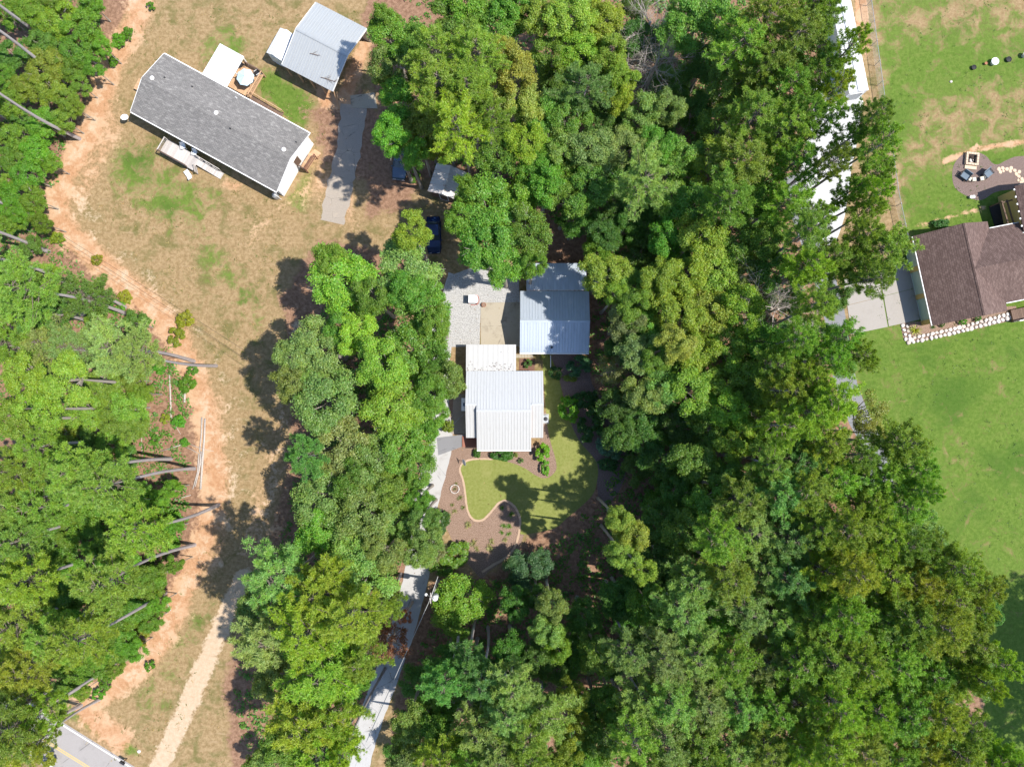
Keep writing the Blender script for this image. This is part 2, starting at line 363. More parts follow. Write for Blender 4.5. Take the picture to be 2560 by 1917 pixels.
# forest floor
paint('litter', area([(-400, -400), (330, -400), (330, 0), (280, 110), (230, 180), (200, 340), (130, 430), (130, 560), (240, 690), (400, 790), (490, 960), (520, 1080), (520, 1280), (450, 1500), (330, 1660), (190, 1740), (80, 1760), (-400, 1700)], 14))
paint('litter', area([(905, 40), (1080, -300), (2060, -300), (2085, 60), (2060, 250), (1960, 480), (2040, 700), (2080, 980), (2150, 1100), (2300, 1330), (2420, 1500), (2480, 1900), (2480, 2300), (930, 2300), (1000, 1650), (1080, 1450), (1220, 1440), (1330, 1340), (1440, 1280), (1490, 1150), (1400, 980), (1380, 880), (1470, 740), (1350, 640), (1180, 640), (1110, 480), (960, 360)], 20))
paint('litter', area([(800, 600), (1060, 640), (1090, 1000), (1050, 1300), (1020, 1480), (880, 1900), (860, 2200), (600, 2200), (560, 1700), (660, 1400), (720, 1150), (730, 880), (700, 740)], 25))
paint('litter', area([(740, 270), (900, 220), (1000, 320), (1060, 420), (1030, 520), (900, 560), (900, 460), (800, 420), (780, 320)], 30), .75)
# bare red clay
paint('red', band(smooth_path([(400, -300), (360, -40), (345, 30), (310, 105), (275, 165), (250, 250), (225, 330), (180, 410), (150, 480), (150, 550), (210, 620), (300, 700), (400, 790), (460, 880), (505, 1000), (520, 1080), (540, 1200), (520, 1320), (480, 1420), (430, 1540), (370, 1640), (290, 1710), (210, 1770), (300, 1850)]), 36, 34), .95)
paint('red', area([(250, 640), (420, 760), (520, 880), (580, 1000), (600, 1180), (590, 1380), (500, 1500), (470, 1350), (500, 1100), (450, 900), (300, 760)], 45), .60)
paint('red', area([(230, 250), (300, 200), (330, 330), (260, 480), (200, 560), (140, 500)], 40), .55)
paint('red', area([(780, 170), (840, 240), (880, 140), (915, 80), (930, 110), (890, 230), (870, 280), (800, 270)], 14), .95)
paint('red', area([(560, 440), (620, 450), (600, 490), (540, 470)], 14), .6)
paint('red', area([(2122, -300), (2152, -300), (2175, 130), (2168, 150), (2140, 80)], 7))
paint('red', band([(2360, 405), (2440, 372), (2540, 358), (2620, 345)], 8, 9), .85)
paint('red', band([(2290, 565), (2400, 535), (2460, 520)], 5, 7), .7)
paint('red', area([(640, 330), (900, 380), (930, 470), (900, 640), (790, 520), (720, 540), (640, 640), (560, 640), (660, 520), (740, 430)], 50), .52)
paint('red', area([(700, 880), (760, 1000), (720, 1500), (640, 1500), (560, 1420), (640, 1100)], 40), .45)
# pale worn tracks
paint('pale', band(smooth_path([(810, 640), (765, 760), (735, 870), (712, 1000), (694, 1140), (664, 1290), (620, 1420), (590, 1480)]), 18, 26), .5)
paint('pale', band(smooth_path([(612, 1440), (572, 1525), (520, 1640), (472, 1760), (428, 1850), (392, 1930), (340, 2060)]), 24, 15), .95)
paint('pale', band(smooth_path([(330, 0), (300, 130), (255, 230), (225, 330), (160, 440), (150, 540), (220, 640), (320, 720), (440, 830), (490, 920), (520, 1030), (545, 1180), (540, 1300), (480, 1430), (400, 1600), (300, 1720)]), 16, 34), .62)
paint('pale', area([(500, 860), (600, 900), (650, 1060), (620, 1350), (540, 1480), (520, 1200), (540, 1010)], 60), .42)
paint('pale', area([(140, 430), (260, 380), (300, 560), (460, 720), (560, 860), (500, 900), (300, 740), (150, 560)], 50), .36)
paint('pale', band([(1010, 1440), (985, 1560), (940, 1650)], 22, 14), .4)
gm = bpy.data.meshes.new('ground'); nx, ny = len(gx), len(gy)
u, v = FX - 1280.0, 958.5 - FY; dx, dy, dz = u, FPX * st + v * ct, -FPX * ct + v * st; k_ = CAM_H / -dz
co = np.zeros((nx * ny, 3)); co[:, 0] = dx * k_; co[:, 1] = dy * k_
idx = np.arange(nx * ny).reshape(ny, nx)
q = np.stack([idx[1:, :-1], idx[1:, 1:], idx[:-1, 1:], idx[:-1, :-1]], -1).reshape(-1, 4)
def np_mesh(name, co, quads, mat, smooth=False):
    me = bpy.data.meshes.new(name); k = quads.shape[1]
    me.vertices.add(len(co)); me.vertices.foreach_set('co', np.ascontiguousarray(co, np.float32).ravel())
    me.loops.add(quads.size); me.loops.foreach_set('vertex_index', np.ascontiguousarray(quads, np.int32).ravel())
    me.polygons.add(len(quads)); me.polygons.foreach_set('loop_start', np.arange(0, quads.size, k, dtype=np.int32))
    try: me.polygons.foreach_set('loop_total', np.full(len(quads), k, np.int32))
    except Exception: pass
    me.update(calc_edges=True); me.validate()
    if mat: me.materials.append(mat)
    return me
gm = np_mesh('ground', co, q, M['ground'])
for k, a in W_.items():
    at = gm.attributes.new(k, 'FLOAT', 'POINT'); at.data.foreach_set('value', a.astype(np.float32))
tag(link('ground', gm), kind='structure')

# ------------------------------------------------------------------ drives, road, beds as sheets above the ground
rnd = random.Random(5)
def sheet(name, px, z, mat, smooth=0, jitter=0.0, thick=0.0, label=None):
    pts = smooth_path(px, smooth, True) if smooth else [Vector(p) for p in px]
    w = [P(p[0] + rnd.uniform(-jitter, jitter), p[1] + rnd.uniform(-jitter, jitter)) for p in pts]
    area2 = sum(w[i].x * w[(i + 1) % len(w)].y - w[(i + 1) % len(w)].x * w[i].y for i in range(len(w)))
    if area2 < 0: w.reverse()
    b = MB(); b.prism([(p.x, p.y) for p in w], -0.05, z)
    return tag(b.build(name, mat), label, None, None, 'structure')
def ribbon(name, px, half, z, mat, jitter=0.0, sm=5, z0=-0.05, kind='structure', parent=None):
    pts = smooth_path(px, sm); n = len(pts); b = MB(); vs_ = []
    for i, p in enumerate(pts):
        d = (pts[min(i + 1, n - 1)] - pts[max(i - 1, 0)]).normalized(); nn = Vector((-d.y, d.x)); h = half[0] + (half[1] - half[0]) * i / (n - 1) if isinstance(half, tuple) else half
        for sgn in (1, -1):
            w = P(*(p + nn * sgn * (h + rnd.uniform(-jitter, jitter)))); vs_.append((w.x, w.y, z)); vs_.append((w.x, w.y, z0))
    fs_ = []
    for i in range(n - 1):
        a, c = 4 * i, 4 * i + 4
        fs_ += [(a, a + 2, c + 2, c), (a + 1, a, c, c + 1), (a + 2, a + 3, c + 3, c + 2)]
    b.add(vs_, fs_); o = b.build(name, mat, parent)
    return tag(o, kind=kind) if kind else o
ribbon('asphalt_drive', [(884, 262), (878, 330), (866, 400), (850, 460), (838, 520), (830, 556)], 31, 0.012, M['asphalt_old'], 3.5)
sheet('drive_slab', [(876, 240), (936, 232), (944, 272), (878, 270)], 0.05, M['concrete_tan'])
ribbon('house_drive', [(1150, 690), (1128, 760), (1106, 830), (1094, 900), (1092, 1000), (1098, 1060), (1100, 1110), (1090, 1160), (1074, 1220), (1060, 1280), (1054, 1340), (1048, 1400), (1036, 1460), (1018, 1530), (998, 1600), (973, 1670), (945, 1745), (922, 1810), (906, 1860), (890, 1930), (870, 2010)], (30, 31), 0.012, M['concrete_pale'], 1.2)
sheet('gravel_apron', [(1092, 772), (1125, 690), (1180, 668), (1296, 668), (1300, 730), (1300, 756), (1201, 756), (1201, 866), (1110, 866)], 0.018, M['gravel_white'], 0, 2)
sheet('garage_slab', [(1202, 757), (1304, 755), (1304, 866), (1202, 866)], 0.030, M['concrete_tan'])
sheet('front_walk', [(1092, 1094), (1158, 1086), (1194, 1086), (1194, 1116), (1156, 1116), (1096, 1138)], 0.03, M['lane_grey'])
sheet('mulch_bed', [(1098, 1262), (1102, 1190), (1108, 1142), (1130, 1126), (1156, 1117), (1370, 1112), (1400, 1120), (1398, 1178), (1385, 1205), (1340, 1215), (1310, 1335), (1292, 1378), (1258, 1402), (1222, 1428), (1203, 1445), (1180, 1420), (1150, 1385), (1128, 1345), (1108, 1300)], 0.008, M['mulch'], 4)
sheet('side_bed', [(1117, 990), (1128, 985), (1160, 985), (1166, 1085), (1130, 1087), (1107, 1090), (1112, 1040)], 0.008, M['mulch'])
sheet('east_bed', [(1348, 1030), (1372, 1030), (1386, 1113), (1350, 1110)], 0.008, M['mulch'])
sheet('side_walk', [(1134, 985), (1166, 985), (1166, 1084), (1128, 1084)], 0.018, M['asphalt_old'])
sheet('planting_bed', [(1378, 892), (1420, 888), (1470, 900), (1480, 960), (1520, 1010), (1560, 1080), (1570, 1160), (1540, 1240), (1500, 1260), (1490, 1180), (1470, 1140), (1430, 1080), (1416, 1020), (1402, 960)], 0.008, M['mulch_dark'], 4)
LAWN = [(1152, 1163), (1168, 1152), (1192, 1148), (1231, 1148), (1263, 1153), (1289, 1160), (1315, 1172), (1339, 1188), (1359, 1195), (1377, 1190), (1391, 1172), (1388, 1144), (1379, 1114), (1371, 1080), (1366, 1040), (1360, 960), (1358, 895), (1378, 895), (1398, 950), (1412, 1010), (1428, 1060), (1450, 1104), (1486, 1146), (1495, 1172), (1493, 1200), (1484, 1232), (1459, 1260), (1419, 1293), (1389, 1319), (1339, 1331), (1303, 1335), (1298, 1319), (1299, 1295), (1289, 1270), (1275, 1256), (1263, 1250), (1247, 1256), (1231, 1273), (1217, 1289), (1203, 1298), (1188, 1298), (1176, 1288), (1168, 1267), (1164, 1232), (1158, 1198), (1151, 1176)]
sheet('lawn', LAWN, 0.022, M['lawn'], 4)
ribbon('lawn_edging', [(1231, 1147), (1192, 1147), (1168, 1151), (1154, 1161), (1150, 1176), (1157, 1198), (1163, 1232), (1167, 1267), (1175, 1289), (1187, 1300), (1204, 1300), (1218, 1290), (1232, 1274), (1247, 1257), (1263, 1251), (1276, 1257), (1290, 1271), (1300, 1296), (1299, 1320), (1293, 1350), (1280, 1378), (1258, 1398), (1232, 1412), (1205, 1430)], (2.4, 2.8), 0.05, M['edging'], 0.5, 5)
sheet('fire_pit_bed', [(2381, 447), (2384, 414), (2405, 388), (2438, 380), (2464, 390), (2481, 408), (2496, 411), (2514, 402), (2546, 391), (2600, 400), (2640, 470), (2540, 474), (2490, 480), (2460, 498), (2438, 500), (2405, 484), (2388, 470)], 0.008, M['mulch_dark'], 4)
sheet('front_bed', [(2250, 808), (2330, 800), (2460, 770), (2540, 765), (2545, 798), (2470, 815), (2380, 838), (2272, 858), (2258, 845)], 0.008, M['mulch'])
ribbon('neighbour_lane', [(1975, 440), (1992, 490), (2010, 550), (2038, 630), (2062, 700), (2084, 780), (2098, 860), (2110, 940), (2132, 1010), (2160, 1070), (2184, 1120), (2200, 1180), (2215, 1260)], 27, 0.010, M['lane_grey'], 1.5)
sheet('gravel_lot', [(2040, 200), (2085, 180), (2150, 235), (2152, 300), (2130, 420), (2110, 540), (2092, 600), (2062, 612), (2040, 560), (2022, 500), (1990, 470), (2006, 400), (2030, 300)], 0.018, M['gravel_bright'], 3, 2)
# road with markings
RA, RB = Vector((115, 1778)), Vector((355, 1927)); rdv = (RB - RA).normalized(); rn = Vector((-rdv.y, rdv.x))
def along(off, s0=-420, s1=700): return [tuple(RA + rdv * s0 + rn * off), tuple(RA + rdv * s1 + rn * off)]
def strip(name, off0, off1, z, mat, s0=-420, s1=700, parent=None):
    a, b2 = along(off0, s0, s1), along(off1, s0, s1); px = [a[0], a[1], b2[1], b2[0]]
    w = [P(*p) for p in px]
    m = MB(); m.prism([(p.x, p.y) for p in reversed(w)], -0.05 if parent is None else 0.012, z); return m.build(name, mat, parent)
road = tag(strip('road', 0, 118, 0.012, M['asphalt']), kind='structure')
strip('edge_line', 5, 8, 0.0165, M['white_paint'], parent=road); strip('edge_line', 108, 111, 0.0165, M['white_paint'], parent=road)
strip('centre_line', 59, 61.2, 0.0165, M['yellow_paint'], parent=road); strip('centre_line', 63.6, 65.8, 0.0165, M['yellow_paint'], parent=road)
# neighbour's concrete pad: four slabs with joints
pad = [[(2106, 700), (2193, 676)], [(2196, 675), (2310, 642)]]
pb = [[(2118, 764), (2206, 742)], [(2209, 741), (2322, 712)]]
pc = [[(2128, 836), (2219, 817)], [(2222, 816), (2330, 792)]]
pad_root = None
def slab(q4):
    global pad_root
    w = [P(*p) for p in q4]; m = MB(); m.prism([(p.x, p.y) for p in reversed(w)], -0.05, 0.045)
    if pad_root is None: pad_root = tag(m.build('driveway_pad', M['concrete_pad']), kind='structure')
    else: m.build('slab', M['concrete_pad'], pad_root)
for c in range(2):
    slab([pad[c][0], pad[c][1], (pb[c][1][0] - .3, pb[c][1][1] - .8), (pb[c][0][0] - .3, pb[c][0][1] - .8)]); slab([pb[c][0], pb[c][1], pc[c][1], pc[c][0]])
# ------------------------------------------------------------------ trees
rs = np.random.RandomState(11)
def unit(v): return v / (np.linalg.norm(v, axis=-1, keepdims=True) + 1e-9)
def leaves_mesh(name, c, nrm, size, width, mat, rs):
    n = len(c); t = unit(np.cross(nrm, unit(rs.normal(size=(n, 3))))); b = np.cross(nrm, t)
    L = (size * rs.uniform(.7, 1.25, n))[:, None]; W = (width * rs.uniform(.75, 1.25, n))[:, None]
    v = np.stack([c - t * L * .5, c + b * W * .5 - nrm * W * .12, c + t * L * .5, c - b * W * .5 - nrm * W * .12], 1).reshape(-1, 3)
    return np_mesh(name, v, np.arange(4 * n).reshape(-1, 4), mat)
def broadleaf(seed, lobes=15, per=190, Rr=3.0, flat=.85, size=.175, width=.115, sub=6):
    r = np.random.RandomState(seed); ph = r.uniform(0, 6.28, 5); cs = []; ns = []; tips = []
    for k in range(lobes):
        z = -.3 + 1.25 * ((k + r.uniform(.1, .9)) / lobes); z = min(z, .97); a = k * 2.4 + r.uniform(-.6, .6); h = math.sqrt(max(0, 1 - z * z))
        lob = .86 + .16 * math.sin(2 * a + ph[0]) + .12 * math.sin(3 * a + ph[1])
        rad = Rr * lob * r.uniform(.56, .78); lc = np.array([h * math.cos(a) * rad, h * math.sin(a) * rad, z * rad * flat]); lr = Rr * r.uniform(.22, .36); tips.append(lc)
        for q_ in range(sub):
            u0 = unit(r.normal(size=3)); u0[2] = abs(u0[2]) * (1 if r.rand() < .85 else -1); u0 = unit(u0 + unit(lc) * .5)
            c = lc + u0 * lr * r.uniform(.55, 1.0); rc = Rr * r.uniform(.11, .19)
            m = int(per * r.uniform(.7, 1.3)); u = unit(r.normal(size=(m, 3))); u[:, 2] = np.abs(u[:, 2]) * np.where(r.rand(m) < .82, 1, -1)
            p = c + u * (rc * r.uniform(.4, 1.2, m))[:, None] * np.array([1.15, 1.15, .75])
            cs.append(p); ns.append(unit(u * .55 + np.array([0, 0, .5]) + r.normal(size=(m, 3)) * .45))
    me = leaves_mesh('broadleaf_crown', np.concatenate(cs), np.concatenate(ns), size, width, M['leaf'], r)
    b = MB()
    for c in tips:
        s0 = Vector((0, 0, -Rr * .75)); e = Vector(c); mid = s0.lerp(e, .5) + Vector((r.normal(0, .12), r.normal(0, .12), -.2)) * (Rr / 3); w = Rr / 3
        b.tube([s0, s0.lerp(mid, .6), mid, e], [.13 * w, .09 * w, .06 * w, .025 * w], 4, False)
        if r.rand() < .45:
            for q_ in range(3):
                tip = e * r.uniform(1.25, 1.5) + Vector(r.normal(0, .3, 3)) * w; b.tube([e * .8, e.lerp(tip, .6), tip], [.035 * w, .022 * w, .01 * w], 3, False)
    return me, b.mesh('broadleaf_limbs', M['bark_oak'])
def pine(seed, branches=46, Rr=2.6, H0=3.0, tufts=27, blades=18):
    r = np.random.RandomState(seed); T = []; B = []; b = MB()
    ph = r.uniform(0, 6.28, 3)
    for k in range(branches):
        f = (k + r.uniform(0, 1)) / branches; z = -H0 + 2 * H0 * f * .97; a = k * 2.4 + r.uniform(-.5, .5)
        L = Rr * (1 - max(0, (f - .25) / .75) ** 1.9) * r.uniform(.62, 1.08) * (.88 + .16 * math.sin(2 * a + ph[0])) + .45
        if f < .25: L *= .55 + 1.8 * f
        d = np.array([math.cos(a), math.sin(a), r.uniform(.12, .42)]); lat = np.array([-d[1], d[0], 0])
        p0 = np.array([0, 0, z]); pts = []
        for s_ in (0, .4, .75, 1): pts.append(tuple(p0 + d * L * s_ + np.array([0, 0, .25 * s_ * s_])))
        b.tube(pts, [.05, .035, .025, .012], 3, False)
        m = max(11, int(tufts * (.5 + L / Rr * .6)))
        s_ = r.uniform(.28, 1.0, m) ** .75
        p = p0 + d * L * s_[:, None] + lat * (r.uniform(-1, 1, m) * (.18 + .42 * L * (1.15 - s_)) * .55)[:, None] + np.array([0, 0, 1]) * (.25 * s_ * s_ + r.uniform(-.12, .18, m))[:, None]
        T.append(p); B.append(np.tile(unit(np.array([d[0] * .6, d[1] * .6, .9])), (m, 1)))
    T = np.concatenate(T); B = np.concatenate(B); n = len(T)
    c = np.repeat(T, blades, 0); ax = np.repeat(B, blades, 0)
    dd = unit(ax * .55 + unit(r.normal(size=(n * blades, 3)))); side = unit(np.cross(dd, unit(r.normal(size=dd.shape))))
    ln = r.uniform(.15, .29, n * blades)[:, None]; w = r.uniform(.014, .024, n * blades)[:, None]
    v = np.stack([c + dd * ln * .12 - side * w, c + dd * ln * .12 + side * w, c + dd * ln + side * w * .5, c + dd * ln - side * w * .5], 1).reshape(-1, 3)
    return np_mesh('pine_crown', v, np.arange(4 * n * blades).reshape(-1, 4), M['needle']), b.mesh('pine_limbs', M['bark_limb'])
OAK = [broadleaf(s, 14 + s % 4, flat=.75 + .06 * (s % 4)) for s in range(1, 11)]
THIN = [broadleaf(s, 14, 42, 3.0, .8, .22, .13) for s in (31, 32)]
PINE = [pine(s, 38 + 4 * (s % 4)) for s in range(1, 9)]
BUSH = [broadleaf(s, 9, 42, 1.0, .9, .16, .10) for s in (51, 52, 53)]
def spiky(seed, n=46, ln=1.0):
    r = np.random.RandomState(seed); vs_ = []
    for k in range(n):
        a = r.uniform(0, 6.28); el = r.uniform(.35, 1.3); L = ln * r.uniform(.6, 1.1); d = np.array([math.cos(a) * math.cos(el), math.sin(a) * math.cos(el), math.sin(el)]); s_ = np.array([-math.sin(a), math.cos(a), 0]) * .045 * ln
        m = d * L * .6; e = d * L * 1.0 + np.array([math.cos(a), math.sin(a), -.9]) * L * .22
        vs_ += [-s_ * .7, s_ * .7, m + s_, m - s_, m - s_, m + s_, e + s_ * .15, e - s_ * .15]
    v = np.array(vs_); return np_mesh('spiky_leaves', v, np.arange(len(v)).reshape(-1, 4), M['leaf'])
SPIKY = [spiky(s) for s in (1, 2, 3)]
def trunk_mesh(seed, mat, bend, n=9):
    r = random.Random(seed); b = MB(); dx_, dy_ = r.uniform(-bend, bend), r.uniform(-bend, bend); rad = [1.3, 1.02, .93, .87, .8, .72, .62, .48, .25]
    for i in range(9):
        t = i / 8; cx, cy = dx_ * math.sin(t * math.pi), dy_ * math.sin(t * math.pi * 1.3)
        for k in range(n): b.v.append((cx + rad[i] * math.cos(6.2832 * k / n), cy + rad[i] * math.sin(6.2832 * k / n), t))
    for i in range(8):
        for k in range(n): b.f.append((i * n + k, i * n + (k + 1) % n, (i + 1) * n + (k + 1) % n, (i + 1) * n + k))
    b.f.append(tuple(8 * n + k for k in range(n))); return b.mesh('trunk', mat, True)
TR_P = [trunk_mesh(s, M['bark_pine'], 2.4) for s in range(4)]; TR_O = [trunk_mesh(s + 9, M['bark_oak'], .8) for s in range(3)]

# kind: species, crown-middle height, half-height of crown, tint, words
K = {
 'p': ('pine', 19.0, 3.0, (0.222, 0.345, 0.05), 'mid-green tufted pine'),
 'P': ('pine', 18.0, 2.8, (0.25, 0.37, 0.095), 'pale sage-green pine'),
 'q': ('pine', 20.5, 3.2, (0.268, 0.375, 0.042), 'yellowish-green pine'),
 'B': ('pine', 18.0, 3.0, (0.165, 0.33, 0.085), 'blue-green pine'),
 'D': ('pine', 15.0, 3.0, (0.14, 0.235, 0.045), 'dark green pine'),
 'o': ('oak', 13.0, 2.6, (0.158, 0.299, 0.038), 'leafy mid-green tree'),
 'y': ('oak', 13.5, 2.6, (0.260, 0.367, 0.043), 'yellow-green leafy tree'),
 'Y': ('oak', 16.5, 2.5, (0.31, 0.37, 0.065), 'golden yellow-leaved tree'),
 'b': ('oak', 12.0, 2.5, (.175, .32, .036), 'bright green leafy tree'),
 'g': ('oak', 12.5, 2.6, (0.215, 0.322, 0.079), 'greyish-green leafy tree'),
 'd': ('oak', 8.5, 2.2, (0.1, 0.205, 0.034), 'dark green understorey tree'),
 't': ('thin', 12.5, 2.4, (0.27, 0.29, 0.075), 'sparse yellowing tree'),
 'h': ('oak', 13.0, 2.5, (0.192, 0.282, 0.090), 'pale grey-green leafy tree'),
 'w': ('thin', 9.0, 2.0, (.26, .26, .12), 'thin pale grey-green tree'),
 'r': ('thin', 6.0, 1.5, (0.27, 0.12, 0.065), 'rust-red sparse small tree'),
 's': ('sapling', 4.0, 1.7, (0.155, 0.3, 0.028), 'bright green understorey sapling'),
 'S': ('sapling', 3.8, 1.6, (0.205, 0.32, 0.035), 'yellow-green understorey sapling'),
 'k': ('sapling', 3.2, 1.4, (0.125, 0.25, 0.036), 'deep green understorey sapling'),
 'u': ('bush', 1.1, 0.9, (.115, .26, .016), 'bright green bush'),
 'v': ('bush', 1.1, 0.9, (.24, .28, .020), 'yellow-green bush'),
 'x': ('bush', 1.2, 0.9, (.05, .125, .018), 'dark green bush'),
 'z': ('sapling', 2.6, 1.2, (.07, .17, .055), 'dark blue-green spreading shrub'),
}
